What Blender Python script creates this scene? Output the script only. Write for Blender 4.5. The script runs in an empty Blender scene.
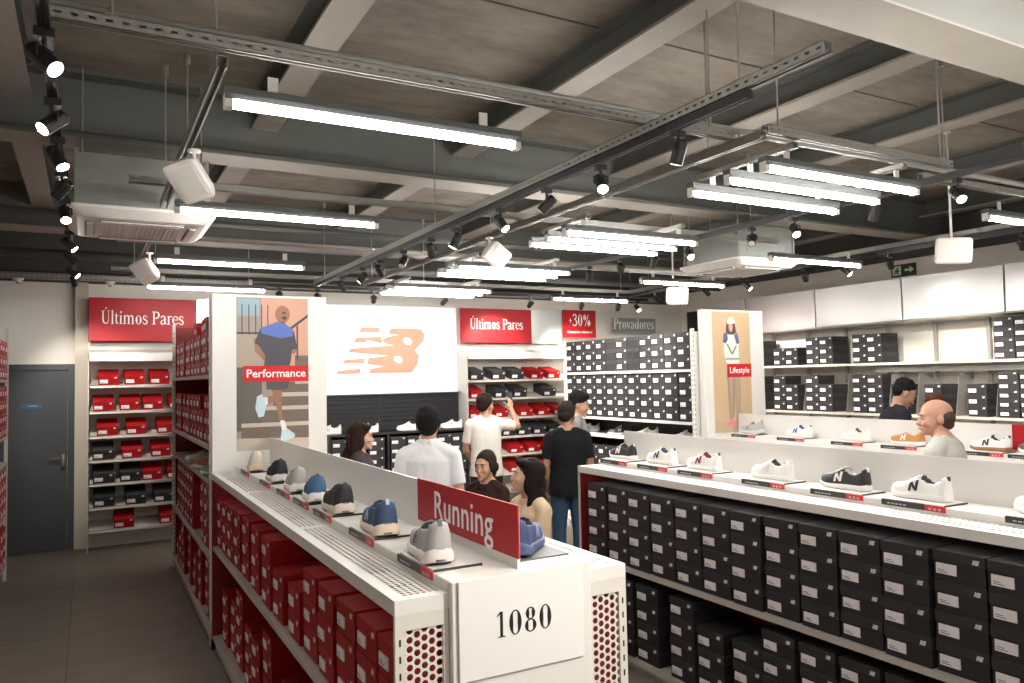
import bpy, math, random
from mathutils import Vector, Matrix
random.seed(7)
SC = bpy.context.scene
COL = SC.collection
PI = math.pi

# ------------------------------------------------------------------ materials
def nmat(name):
    m = bpy.data.materials.new(name); m.use_nodes = True
    nt = m.node_tree
    return m, nt, nt.nodes['Principled BSDF'], nt.nodes['Material Output']

def mat(name, col, rough=.5, metal=0, noise=0, nscale=8, bump=0, bscale=60, coat=0, spec=.5, alpha=None):
    m, nt, b, out = nmat(name)
    c = (col[0], col[1], col[2], 1)
    b.inputs['Base Color'].default_value = c
    b.inputs['Roughness'].default_value = rough
    b.inputs['Metallic'].default_value = metal
    b.inputs['Specular IOR Level'].default_value = spec
    if coat: b.inputs['Coat Weight'].default_value = coat
    tc = nt.nodes.new('ShaderNodeTexCoord')
    if noise:
        n = nt.nodes.new('ShaderNodeTexNoise'); n.inputs['Scale'].default_value = nscale; n.inputs['Detail'].default_value = 5
        nt.links.new(tc.outputs['Object'], n.inputs['Vector'])
        mx = nt.nodes.new('ShaderNodeMix'); mx.data_type = 'RGBA'
        lo = [max(0, x * (1 - noise)) for x in col]; hi = [min(1, x * (1 + noise)) for x in col]
        mx.inputs[6].default_value = (*lo, 1); mx.inputs[7].default_value = (*hi, 1)
        nt.links.new(n.outputs['Fac'], mx.inputs[0]); nt.links.new(mx.outputs[2], b.inputs['Base Color'])
    if bump:
        n2 = nt.nodes.new('ShaderNodeTexNoise'); n2.inputs['Scale'].default_value = bscale
        nt.links.new(tc.outputs['Object'], n2.inputs['Vector'])
        bp = nt.nodes.new('ShaderNodeBump'); bp.inputs['Strength'].default_value = bump; bp.inputs['Distance'].default_value = .01
        nt.links.new(n2.outputs['Fac'], bp.inputs['Height']); nt.links.new(bp.outputs[0], b.inputs['Normal'])
    return m

def emit(name, col, s):
    m, nt, b, out = nmat(name)
    b.inputs['Base Color'].default_value = (.8, .8, .8, 1)
    b.inputs['Emission Color'].default_value = (*col, 1)
    b.inputs['Emission Strength'].default_value = s
    return m

def perf(name, col, ua, va, su, sv, r, stagger=True, rough=.45, square=False, metal=0):
    """sheet metal with real see-through holes; ua/va: axes of the object coordinates, su/sv: cell size"""
    m, nt, b, out = nmat(name)
    b.inputs['Base Color'].default_value = (*col, 1); b.inputs['Roughness'].default_value = rough; b.inputs['Metallic'].default_value = metal
    tc = nt.nodes.new('ShaderNodeTexCoord'); sp = nt.nodes.new('ShaderNodeSeparateXYZ')
    nt.links.new(tc.outputs['Object'], sp.inputs[0])
    def M(op, a, bb=None):
        n = nt.nodes.new('ShaderNodeMath'); n.operation = op
        for i, x in enumerate((a, bb)):
            if x is None: continue
            if isinstance(x, (int, float)): n.inputs[i].default_value = x
            else: nt.links.new(x, n.inputs[i])
        return n.outputs[0]
    u, v = sp.outputs[ua], sp.outputs[va]
    def lattice(off):
        fu = M('MULTIPLY', M('SUBTRACT', M('FRACT', M('ADD', M('DIVIDE', u, su), off + 100)), .5), su)
        fv = M('MULTIPLY', M('SUBTRACT', M('FRACT', M('ADD', M('DIVIDE', v, sv), off + 100)), .5), sv)
        if square: return M('MAXIMUM', M('DIVIDE', M('ABSOLUTE', fu), r[0]), M('DIVIDE', M('ABSOLUTE', fv), r[1]))
        return M('DIVIDE', M('SQRT', M('ADD', M('MULTIPLY', fu, fu), M('MULTIPLY', fv, fv))), r)
    d = lattice(0)
    if stagger: d = M('MINIMUM', d, lattice(.5))
    hole = M('LESS_THAN', d, 1.0)
    tr = nt.nodes.new('ShaderNodeBsdfTransparent'); mx = nt.nodes.new('ShaderNodeMixShader')
    nt.links.new(hole, mx.inputs[0]); nt.links.new(b.outputs[0], mx.inputs[1]); nt.links.new(tr.outputs[0], mx.inputs[2])
    nt.links.new(mx.outputs[0], out.inputs[0])
    return m

W_PAINT = mat('white_powder_coat', (.78, .76, .72), .38)
CREAM = mat('cream_metal', (.70, .67, .61), .45)
WALLM = mat('wall_paint', (.82, .775, .71), .8, noise=.03, nscale=2)
DARKUP = mat('dark_paint_and_shadow', (.075, .075, .07), .8, noise=.2, nscale=3)
RED_IN = mat('red_lining', (.22, .008, .010), .55)
RED_SIGN = mat('red_sign', (.42, .010, .016), .45, spec=.3)
RED_BRIGHT = mat('red_band', (.62, .022, .025), .5, spec=.3)
WHITE = mat('white_ink', (.88, .87, .85), .5)
BLACKI = mat('black_ink', (.012, .012, .013), .5)
GREYSIGN = mat('grey_sign', (.24, .255, .25), .5)
RBOX = mat('red_card', (.33, .007, .009), .5, spec=.3, noise=.08, nscale=12)
RLID = mat('red_card_lid', (.37, .008, .010), .45, spec=.3, noise=.08, nscale=12)
KBOX = mat('black_card', (.027, .026, .028), .55, spec=.3, noise=.15, nscale=12)
KLID = mat('black_card_lid', (.033, .033, .034), .5, spec=.35, noise=.15, nscale=12)
LBL = mat('paper_label', (.86, .82, .83), .6)
LBLK = mat('label_print', (.16, .15, .16), .6)
SILVER = mat('silver_ink', (.75, .74, .74), .4)
DOORM = mat('door_grey', (.060, .064, .072), .55, noise=.08, nscale=3)
DOORF = mat('door_frame_grey', (.055, .062, .075), .5)
STEEL = mat('brushed_steel', (.62, .61, .58), .3, 1)
GALV = mat('galvanised', (.42, .41, .38), .45, .6, noise=.15, nscale=20)
BEAMM = mat('beam_paint', (.125, .13, .118), .65, noise=.12, nscale=4)
FLANGE = mat('flange_paint', (.36, .325, .28), .65, noise=.1, nscale=4)
BLKM = mat('black_metal', (.014, .014, .015), .45)
GREYM = mat('grey_housing', (.10, .105, .105), .5)
TUBE = emit('fluorescent_tube', (1.0, .97, .92), 30)
LAMP = emit('spot_lens', (1, .95, .88), 60)
LAMPOFF = mat('spot_lens_unlit', (.5, .48, .45), .3)
PLASTIC = mat('white_plastic', (.82, .77, .73), .45)
GREYPL = mat('grey_plastic', (.2, .2, .2), .5)
SLAT = mat('dark_slat', (.018, .0185, .02), .5, spec=.3)
SHELFM = mat('shelf_grey', (.52, .49, .44), .45)
PLATE = mat('tray_black', (.03, .03, .03), .35)
PRICE_R = mat('price_red', (.62, .02, .03), .5)
PERF_END = perf('perforated_end', (.72, .69, .62), 0, 2, .0470, .0265, .0097)
PERF_TOP = perf('perforated_top', (.74, .72, .67), 0, 1, .0205, .0215, .0068, stagger=False)
PERF_TOP2 = perf('perforated_top_slots', (.78, .76, .72), 0, 1, .05, .026, (.016, .005), stagger=False, square=True)
PERF_RED = perf('perforated_red', (.36, .015, .018), 1, 2, .05, .05, .008)
PERF_BLK = perf('perforated_black', (.03, .03, .032), 1, 2, .03, .03, .009)
POSTM = perf('slotted_post', (.66, .63, .57), 0, 2, 1.0, .030, (.9, .0), stagger=False, square=True)

# floor: large concrete-look tiles
def floor_mat():
    m, nt, b, out = nmat('concrete_tile')
    tc = nt.nodes.new('ShaderNodeTexCoord'); mp = nt.nodes.new('ShaderNodeMapping')
    mp.inputs['Location'].default_value = (.12, .3, 0)
    br = nt.nodes.new('ShaderNodeTexBrick'); br.offset = 0
    br.inputs['Scale'].default_value = 1; br.inputs['Brick Width'].default_value = 1.2; br.inputs['Row Height'].default_value = 1.2
    br.inputs['Mortar Size'].default_value = .004; br.inputs['Color1'].default_value = (.175, .150, .125, 1)
    br.inputs['Color2'].default_value = (.215, .18, .15, 1); br.inputs['Mortar'].default_value = (.09, .078, .065, 1)
    n = nt.nodes.new('ShaderNodeTexNoise'); n.inputs['Scale'].default_value = 2.2; n.inputs['Detail'].default_value = 8; n.inputs['Roughness'].default_value = .65
    mp2 = nt.nodes.new('ShaderNodeMapping'); mp2.inputs['Scale'].default_value = (1, 2.6, 1)
    mx = nt.nodes.new('ShaderNodeMix'); mx.data_type = 'RGBA'; mx.blend_type = 'MULTIPLY'; mx.inputs[0].default_value = .55
    cr = nt.nodes.new('ShaderNodeValToRGB'); cr.color_ramp.elements[0].position = .3; cr.color_ramp.elements[0].color = (.55, .53, .5, 1); cr.color_ramp.elements[1].position = .7; cr.color_ramp.elements[1].color = (1.25, 1.22, 1.15, 1)
    L = nt.links.new
    L(tc.outputs['Object'], mp.inputs[0]); L(mp.outputs[0], br.inputs[0]); L(tc.outputs['Object'], mp2.inputs[0]); L(mp2.outputs[0], n.inputs['Vector'])
    L(n.outputs['Fac'], cr.inputs[0]); L(br.outputs['Color'], mx.inputs[6]); L(cr.outputs[0], mx.inputs[7]); L(mx.outputs[2], b.inputs['Base Color'])
    b.inputs['Roughness'].default_value = .42
    return m
def metal_panel_mat():
    m, nt, b, out = nmat('stucco_metal_panel')
    b.inputs['Base Color'].default_value = (.80, .80, .79, 1); b.inputs['Metallic'].default_value = .85; b.inputs['Roughness'].default_value = .34
    tc = nt.nodes.new('ShaderNodeTexCoord'); v = nt.nodes.new('ShaderNodeTexVoronoi'); v.inputs['Scale'].default_value = 32
    n = nt.nodes.new('ShaderNodeTexNoise'); n.inputs['Scale'].default_value = 2.5; n.inputs['Detail'].default_value = 4
    mr = nt.nodes.new('ShaderNodeMapRange'); mr.inputs[3].default_value = .25; mr.inputs[4].default_value = .5
    bp = nt.nodes.new('ShaderNodeBump'); bp.inputs['Strength'].default_value = .22; bp.inputs['Distance'].default_value = .003
    L = nt.links.new
    L(tc.outputs['Object'], v.inputs['Vector']); L(tc.outputs['Object'], n.inputs['Vector']); L(n.outputs['Fac'], mr.inputs[0]); L(mr.outputs[0], b.inputs['Roughness'])
    L(v.outputs['Distance'], bp.inputs['Height']); L(bp.outputs[0], b.inputs['Normal'])
    return m
def slab_mat():
    m, nt, b, out = nmat('fibre_cement_slab')
    tc = nt.nodes.new('ShaderNodeTexCoord'); n = nt.nodes.new('ShaderNodeTexNoise'); n.inputs['Scale'].default_value = 1.4; n.inputs['Detail'].default_value = 9; n.inputs['Roughness'].default_value = .7
    mp = nt.nodes.new('ShaderNodeMapping'); mp.inputs['Scale'].default_value = (1, 2.2, 1)
    cr = nt.nodes.new('ShaderNodeValToRGB'); e = cr.color_ramp.elements
    e[0].position = .3; e[0].color = (.15, .127, .105, 1); e[1].position = .74; e[1].color = (.36, .315, .26, 1)
    L = nt.links.new
    L(tc.outputs['Object'], mp.inputs[0]); L(mp.outputs[0], n.inputs['Vector']); L(n.outputs['Fac'], cr.inputs[0]); L(cr.outputs[0], b.inputs['Base Color'])
    b.inputs['Roughness'].default_value = .85
    return m
FLOORM, PANELM, SLABM = floor_mat(), metal_panel_mat(), slab_mat()

# ------------------------------------------------------------------ mesh builder
class MB:
    def __init__(s): s.v = []; s.f = []; s.m = []
    def add(s, vs, fs, mi=0):
        o = len(s.v); s.v += [tuple(x) for x in vs]
        for f in fs: s.f.append([i + o for i in f]); s.m.append(mi)
        return s
    def box(s, x0, x1, y0, y1, z0, z1, mi=0):
        v = [(x, y, z) for z in (z0, z1) for y in (y0, y1) for x in (x0, x1)]
        return s.add(v, [(0, 2, 3, 1), (4, 5, 7, 6), (0, 1, 5, 4), (2, 6, 7, 3), (0, 4, 6, 2), (1, 3, 7, 5)], mi)
    def cbox(s, x0, x1, y0, y1, z0, z1, c=.003, mi=0):
        """box with chamfered edges"""
        xs, ys, zs = (x0, x1), (y0, y1), (z0, z1)
        v = []; idx = {}
        for i in (0, 1):
            for j in (0, 1):
                for k in (0, 1):
                    P = (xs[i], ys[j], zs[k]); d = ((1 - 2 * i) * c, (1 - 2 * j) * c, (1 - 2 * k) * c)
                    for a in range(3):
                        idx[(i, j, k, a)] = len(v)
                        v.append(tuple(P[b] if b == a else P[b] + d[b] for b in range(3)))
        F = []
        for a in range(3):
            b_, c_ = [q for q in range(3) if q != a]
            for sd in (0, 1):
                ring = []
                for (p, q) in ((0, 0), (1, 0), (1, 1), (0, 1)):
                    t = [0, 0, 0]; t[a] = sd; t[b_] = p; t[c_] = q; ring.append(idx[(*t, a)])
                F.append(ring)
        for a in range(3):
            b_, c_ = [q for q in range(3) if q != a]
            for p in (0, 1):
                for q in (0, 1):
                    r = []
                    for e in (0, 1):
                        t = [0, 0, 0]; t[a] = e; t[b_] = p; t[c_] = q
                        r.append((idx[(*t, b_)], idx[(*t, c_)]))
                    F.append([r[0][0], r[0][1], r[1][1], r[1][0]])
        for i in (0, 1):
            for j in (0, 1):
                for k in (0, 1): F.append([idx[(i, j, k, 0)], idx[(i, j, k, 1)], idx[(i, j, k, 2)]])
        return s.add(v, F, mi)
    def tube(s, p0, p1, r0, r1=None, n=12, mi=0, cap=True):
        r1 = r0 if r1 is None else r1
        p0, p1 = Vector(p0), Vector(p1); d = (p1 - p0).normalized()
        a = d.orthogonal().normalized(); b = d.cross(a)
        v = []
        for p, r in ((p0, r0), (p1, r1)):
            for i in range(n):
                t = 2 * PI * i / n; v.append(p + a * (r * math.cos(t)) + b * (r * math.sin(t)))
        F = [(i, (i + 1) % n, n + (i + 1) % n, n + i) for i in range(n)]
        if cap: F += [tuple(range(n))[::-1], tuple(range(n, 2 * n))]
        return s.add(v, F, mi)
    def ell(s, c, r, rot=None, nu=14, nv=9, mi=0):
        v = []; F = []
        c = Vector(c)
        for j in range(nv + 1):
            ph = PI * j / nv
            for i in range(nu):
                th = 2 * PI * i / nu
                p = Vector((r[0] * math.sin(ph) * math.cos(th), r[1] * math.sin(ph) * math.sin(th), r[2] * math.cos(ph)))
                if rot is not None: p = rot @ p
                v.append(c + p)
        for j in range(nv):
            for i in range(nu):
                q = (j * nu + i, j * nu + (i + 1) % nu, (j + 1) * nu + (i + 1) % nu, (j + 1) * nu + i)
                F.append(q)
        return s.add(v, F, mi)
    def loft(s, rings, mi=0, cap=True, closed=True):
        n = len(rings[0]); v = [p for r in rings for p in r]; F = []
        for j in range(len(rings) - 1):
            for i in range(n if closed else n - 1):
                F.append((j * n + i, j * n + (i + 1) % n, (j + 1) * n + (i + 1) % n, (j + 1) * n + i))
        if cap: F += [tuple(range(n))[::-1], tuple(range((len(rings) - 1) * n, len(rings) * n))]
        return s.add(v, F, mi)
    def poly(s, pts2, fn, d0, d1, mi=0):
        """extrude a flat polygon; fn(u,v,d) -> xyz"""
        n = len(pts2)
        v = [fn(u, w, d0) for u, w in pts2] + [fn(u, w, d1) for u, w in pts2]
        return s.add(v, [tuple(range(n)), tuple(range(n, 2 * n))[::-1]] + [(i, n + i, n + (i + 1) % n, (i + 1) % n) for i in range(n)], mi)
    def mesh(s, name, mats, smooth=False):
        me = bpy.data.meshes.new(name); me.from_pydata(s.v, [], s.f)
        for m in (mats if isinstance(mats, (list, tuple)) else [mats]): me.materials.append(m)
        for p, mi in zip(me.polygons, s.m): p.material_index = mi; p.use_smooth = smooth
        import bmesh
        bm = bmesh.new(); bm.from_mesh(me); bmesh.ops.recalc_face_normals(bm, faces=bm.faces); bm.to_mesh(me); bm.free()
        return me
    def build(s, name, mats, parent=None, smooth=False, loc=None):
        o = bpy.data.objects.new(name, s.mesh(name, mats, smooth)); COL.objects.link(o)
        if parent: o.parent = parent
        if loc: o.location = loc
        return o

def tag(o, label=None, cat=None, group=None, kind=None):
    if label: o['label'] = label
    if cat: o['category'] = cat
    if group: o['group'] = group
    if kind: o['kind'] = kind
    return o
def empty(name, loc=(0, 0, 0), rz=0, label=None, cat=None, group=None):
    o = bpy.data.objects.new(name, None); COL.objects.link(o); o.empty_display_size = .05
    o.location = loc; o.rotation_euler = (0, 0, rz)
    return tag(o, label, cat, group)
def struct(name, b, m, parent=None, smooth=False):
    return tag(b.build(name, m, parent, smooth), kind='structure')
def link_mesh(name, me, parent=None):
    o = bpy.data.objects.new(name, me); COL.objects.link(o)
    if parent: o.parent = parent
    return o
def dup(root, loc, rz=0, rx=0, label=None, group=None):
    r = root.copy(); COL.objects.link(r); r.location = loc; r.rotation_euler = (rx, 0, rz)
    if label: r['label'] = label
    if group: r['group'] = group
    for ch in list(root.children):
        c = ch.copy(); COL.objects.link(c); c.parent = r
        for g in list(ch.children):
            d = g.copy(); COL.objects.link(d); d.parent = c
    return r
ORD = ['bottom', 'second', 'third', 'fourth', 'fifth', 'sixth', 'seventh', 'eighth', 'ninth', 'tenth', 'eleventh', 'twelfth', 'thirteenth', 'fourteenth', 'fifteenth', 'sixteenth', 'seventeenth']
ORN = ['first'] + ORD[1:]

# ------------------------------------------------------------------ lettering
def sans(text, size, bold=.0, space=1.0):
    """list of (verts2d, faces) from the built-in font"""
    cu = bpy.data.curves.new('lettering', 'FONT'); cu.body = text; cu.size = size; cu.offset = bold * size; cu.align_x = 'CENTER'; cu.align_y = 'CENTER'
    cu.space_character = space; cu.resolution_u = 3
    ob = bpy.data.objects.new('lettering', cu); me = bpy.data.meshes.new_from_object(ob)
    vs = [(v.co.x, v.co.y) for v in me.vertices]; fs = [tuple(p.vertices) for p in me.polygons]
    bpy.data.objects.remove(ob); bpy.data.meshes.remove(me); bpy.data.curves.remove(cu)
    return vs, fs
SER = {  # serif glyphs: (advance, strokes of (x, y, width))
 'U': (.58, [[(.13,.72,.1),(.13,.24,.1),(.17,.09,.085),(.28,.02,.05),(.39,.05,.04),(.45,.16,.035),(.46,.3,.03),(.46,.72,.03)], 'S.02,.24,.71', 'S.38,.54,.71']),
 'Ú': (.58, [[(.13,.72,.1),(.13,.24,.1),(.17,.09,.085),(.28,.02,.05),(.39,.05,.04),(.45,.16,.035),(.46,.3,.03),(.46,.72,.03)], 'S.02,.24,.71', 'S.38,.54,.71', [(.24,.79,.03),(.36,.9,.07)]]),
 'l': (.24, [[(.12,.75,.09),(.12,0,.09)], 'S.03,.21,.01', 'S.03,.12,.73']),
 't': (.28, [[(.11,.6,.03),(.12,.48,.08),(.12,.12,.085),(.17,.03,.06),(.25,.06,.03)], 'S.02,.25,.46']),
 'i': (.24, [[(.12,.48,.09),(.12,0,.09)], 'S.03,.21,.01', 'S.04,.12,.46', [(.12,.6,.1),(.12,.7,.1)]]),
 'm': (.76, [[(.12,.48,.09),(.12,0,.09)], [(.14,.38,.03),(.24,.47,.05),(.33,.44,.08),(.37,.34,.09),(.37,0,.09)], [(.39,.38,.03),(.49,.47,.05),(.58,.44,.08),(.62,.34,.09),(.62,0,.09)], 'S.03,.2,.01', 'S.29,.46,.01', 'S.54,.71,.01', 'S.03,.12,.46']),
 'o': (.46, ['O.23,.235,.19,.25,.05']), 'O': (.7, ['O.35,.36,.3,.37,.05']),
 's': (.37, [[(.31,.36,.03),(.27,.45,.04),(.17,.475,.05),(.08,.41,.07),(.1,.31,.08),(.22,.235,.09),(.31,.15,.08),(.29,.05,.06),(.18,.01,.05),(.08,.04,.04),(.04,.14,.03)]]),
 'P': (.54, [[(.14,.72,.1),(.14,0,.1)], [(.14,.695,.04),(.3,.7,.05),(.42,.64,.08),(.46,.53,.1),(.42,.41,.08),(.3,.345,.05),(.14,.345,.04)], 'S.02,.26,.01', 'S.02,.2,.71']),
 'a': (.43, [[(.06,.37,.07),(.11,.45,.06),(.21,.475,.05),(.3,.42,.08),(.31,.3,.085),(.31,.1,.085),(.35,.03,.06),(.41,.06,.03)], [(.3,.28,.04),(.15,.23,.05),(.06,.13,.08),(.1,.03,.06),(.2,.02,.05),(.3,.09,.03)]]),
 'r': (.35, [[(.12,.48,.09),(.12,0,.09)], [(.14,.34,.03),(.21,.45,.05),(.29,.46,.07),(.32,.42,.06)], 'S.03,.22,.01', 'S.03,.12,.46']),
 'e': (.42, [[(.08,.27,.04),(.37,.27,.04),(.35,.39,.06),(.26,.465,.05),(.15,.45,.05),(.07,.34,.08),(.06,.2,.09),(.12,.07,.08),(.23,.02,.05),(.33,.05,.04),(.38,.13,.03)]]),
 'v': (.44, [[(.08,.47,.08),(.22,.02,.08)], [(.36,.47,.03),(.23,.02,.03)], 'S.01,.17,.465', 'S.29,.43,.465']),
 'd': (.5, ['O.22,.235,.18,.25,.05', [(.38,.75,.09),(.38,.02,.09)], 'S.3,.38,.73', 'S.38,.47,.02']),
 '1': (.42, [[(.22,.72,.09),(.22,0,.09)], [(.08,.6,.03),(.2,.71,.05)], 'S.1,.34,.01']),
 '0': (.5, ['O.25,.35,.2,.36,.1']), '8': (.5, ['O.25,.53,.155,.18,.06', 'O.25,.18,.19,.19,.07']),
 '3': (.48, [[(.06,.58,.05),(.13,.69,.06),(.26,.71,.06),(.36,.62,.09),(.33,.48,.08),(.2,.4,.05),(.33,.35,.06),(.4,.22,.1),(.34,.07,.08),(.2,.01,.06),(.08,.06,.06),(.05,.14,.04)]]),
 '%': (.74, ['O.18,.53,.13,.18,.04', 'O.56,.18,.13,.18,.04', [(.54,.72,.04),(.2,0,.04)]]),
 '+': (.34, [[(.17,.2,.06),(.17,.46,.06)], 'S.04,.3,.33']), ' ': (.24, []),
}
def ribbon(pts, b, S, ox, oy, smooth=True):
    P = [Vector((p[0], p[1], p[2])) for p in pts]
    if len(P) > 2 and smooth:
        Q = []
        for i in range(len(P) - 1):
            p0 = P[max(0, i - 1)]; p1 = P[i]; p2 = P[i + 1]; p3 = P[min(len(P) - 1, i + 2)]
            for k in range(4):
                t = k / 4
                Q.append(.5 * ((2 * p1) + (p2 - p0) * t + (2 * p0 - 5 * p1 + 4 * p2 - p3) * t * t + (3 * p1 - p0 - 3 * p2 + p3) * t ** 3))
        Q.append(P[-1]); P = Q
    L = []
    for i, p in enumerate(P):
        a = P[max(0, i - 1)]; c = P[min(len(P) - 1, i + 1)]
        d = Vector((c.x - a.x, c.y - a.y)); d = d.normalized() if d.length > 1e-9 else Vector((1, 0))
        n = Vector((-d.y, d.x)) * max(p.z, .01) / 2
        L.append(((p.x + n.x) * S + ox, (p.y + n.y) * S + oy)); L.append(((p.x - n.x) * S + ox, (p.y - n.y) * S + oy))
    o = len(b[0]); b[0].extend(L)
    for i in range(len(P) - 1): b[1].append((o + 2 * i, o + 2 * i + 1, o + 2 * i + 3, o + 2 * i + 2))
def serif(text, size, squeeze=1.0):
    b = ([], []); x = 0
    for ch in text:
        adv, st = SER[ch]
        for s in st:
            if isinstance(s, str):
                q = [float(k) for k in s[1:].split(',')]
                if s[0] == 'S': ribbon([(q[0], q[2], .028), (q[1], q[2], .028)], b, size, x, 0)
                else:
                    cx, cy, rx, ry, th = q; N = 22; pts = []
                    o = len(b[0])
                    for i in range(N):
                        t = 2 * PI * i / N; side = abs(math.cos(t))
                        w = .03 + side ** 1.5 * (.085 if th < .09 else .10)
                        b[0].append(((cx + rx * math.cos(t)) * size + x, (cy + ry * math.sin(t)) * size))
                        b[0].append(((cx + (rx - w) * math.cos(t)) * size + x, (cy + (ry - .03 - .01 * side) * math.sin(t)) * size))
                    for i in range(N):
                        j = (i + 1) % N; b[1].append((o + 2 * i, o + 2 * i + 1, o + 2 * j + 1, o + 2 * j))
            else: ribbon(s, b, size, x, 0)
        x += adv * size
    w = x
    return [((p[0] - w / 2) * squeeze, p[1] - .24 * size) for p in b[0]], b[1]
def moved(g, dx, dy): return [(u + dx, v + dy) for u, v in g[0]], g[1]
def letters(name, glyph, fn, m, parent, d0=0, d1=.002):
    vs, fs = glyph; n = len(vs)
    b = MB(); b.v = [fn(u, w, d1) for u, w in vs] + [fn(u, w, d0) for u, w in vs]
    edges = {}
    for f in fs:
        b.f.append(list(f)); b.m.append(0)
        for i in range(len(f)):
            e = (f[i], f[(i + 1) % len(f)]); k = (min(e), max(e)); edges[k] = edges.get(k, []) + [e]
    for k, e in edges.items():
        if len(e) == 1:
            p, q = e[0]; b.f.append([p, q, q + n, p + n]); b.m.append(0)
    return b.build(name, m, parent)

# ------------------------------------------------------------------ camera
f_px = 768.7; yaw = math.radians(28.878); pitch = math.radians(2.722); roll = math.radians(-1.150)
fw = Vector((math.sin(yaw) * math.cos(pitch), math.cos(yaw) * math.cos(pitch), math.sin(pitch)))
r0 = Vector((math.cos(yaw), -math.sin(yaw), 0)); u0 = r0.cross(fw)
rr = r0 * math.cos(roll) + u0 * math.sin(roll); uu = -r0 * math.sin(roll) + u0 * math.cos(roll)
cam_d = bpy.data.cameras.new('camera'); cam = bpy.data.objects.new('camera', cam_d); COL.objects.link(cam)
M4 = Matrix((rr, uu, -fw)).transposed().to_4x4(); M4.translation = Vector((0, 0, 1.9)); cam.matrix_world = M4
cam_d.sensor_width = 36; cam_d.lens = f_px / 1024 * 36; cam_d.clip_start = .05; cam_d.clip_end = 60
SC.camera = cam

# ------------------------------------------------------------------ room shell
XL, XR, YB, YN, ZC = -2.3, 9.3, 10.55, -4.5, 3.95
struct('floor', MB().box(XL, XR, YN, YB, -.12, 0), FLOORM)
cl = struct('ceiling', MB().box(XL, XR, YN, YB, ZC, ZC + .15), SLABM)
# shadow band on the ceiling slab, put in as thin dark strips
shade_b = MB()
for y in (-2.4, .6, 3.62, 6.66, 9.7): shade_b.box(XL, XR, y - .006, y + .006, ZC - .004, ZC)
struct('shadow_strip', shade_b, DARKUP, cl)
def ibeam_x(y, zb, zt, w=.28, parent=cl, x0=XL, x1=XR, web=None):
    b = MB().box(x0, x1, y - w / 2, y + w / 2, zb, zb + .025, 1).box(x0, x1, y - w / 2, y + w / 2, zt - .025, zt, 0).box(x0, x1, y - .012, y + .012, zb + .025, zt - .025, 0)
    struct('steel_beam', b, [web or BEAMM, FLANGE], parent)
def ibeam_y(x, zb, zt, y0, y1, w=.20, parent=cl):
    b = MB().box(x - w / 2, x + w / 2, y0, y1, zb, zb + .018, 1).box(x - w / 2, x + w / 2, y0, y1, zt - .018, zt, 0).box(x - .01, x + .01, y0, y1, zb + .018, zt - .018, 0)
    struct('steel_joist', b, [BEAMM, FLANGE], parent)
# boxed near beam; lamp light on its near face is put into a paler sheet
struct('boxed_beam', MB().box(XL, XR, 2.06, 2.34, 3.5, ZC), FLANGE, cl)
struct('lit_side_face', MB().box(XL, XR, 2.045, 2.06, 3.5, ZC), mat('lit_face_tone', (.74, .75, .71), .6), cl)
ibeam_x(5.74, 3.5, ZC, .28); ibeam_x(9.12, 3.5, ZC, .28)
struct('boxed_beam', MB().box(XL, XR, -1.3, -1.02, 3.5, ZC), FLANGE, cl)
for x in (-2.05, -.42, 1.12, 2.72, 4.32, 5.75, 7.35, 8.95):
    for (y0, y1) in ((-1.02, 2.06), (2.34, 5.727), (5.753, 9.107), (9.133, 10.5)):
        ibeam_y(x, 3.75, ZC, y0 + .0, y1, .19)
# walls: painted lower part, dark upper part above the ceiling void
def wall(name, x0, x1, y0, y1, ztop):
    w = struct(name, MB().box(x0, x1, y0, y1, 0, ztop), WALLM)
    struct('upper_wall', MB().box(x0, x1, y0, y1, ztop, ZC), DARKUP, w)
    return w
wb = wall('wall_back', XL, XR, YB, YB + .15, 3.14)
struct('pilaster', MB().box(-.14, -.005, YB - .12, YB, 0, 3.14), mat('pilaster_paint', (.56, .51, .43), .8), wb)
wall('wall_right', XR, XR + .15, YN, YB + .15, 3.34)
wall('wall_left', XL - .15, XL, YN, YB + .15, 3.14)
wall('wall_near', XL - .15, XR + .15, YN - .15, YN, 3.14)
# door in the back wall
d = tag(empty('door_1', (-.66, YB - .02, 0)), kind='structure')
fr = MB().box(-.53, -.45, -.04, .02, 0, 2.17).box(.45, .53, -.04, .02, 0, 2.17).box(-.45, .45, -.04, .02, 2.10, 2.17)
tag(fr.build('door_frame', DOORF, d), kind='structure')
tag(MB().box(-.445, .445, -.02, .015, .01, 2.095).build('door_leaf', DOORM, d), kind='structure')
h = MB().box(.385, .425, -.03, -.021, .93, 1.12).tube((.405, -.021, 1.07), (.405, -.075, 1.07), .009).tube((.405, -.07, 1.07), (.27, -.07, 1.07), .009).tube((.405, -.021, .98), (.405, -.033, .98), .012)
tag(h.build('door_handle', STEEL, d, True), kind='structure')
pl = tag(MB().box(-.02, .19, -.026, -.021, 1.655, 1.715).build('door_plate', mat('blue_plate', (.05, .11, .17), .4), d), kind='structure')
mk = MB()
for i in range(7): mk.box(.055 + i * .013, .064 + i * .013, -.028, -.0265, 1.68, 1.692)
mk.build('plate_lettering', mat('plate_text', (.3, .4, .5), .5), pl)

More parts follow.
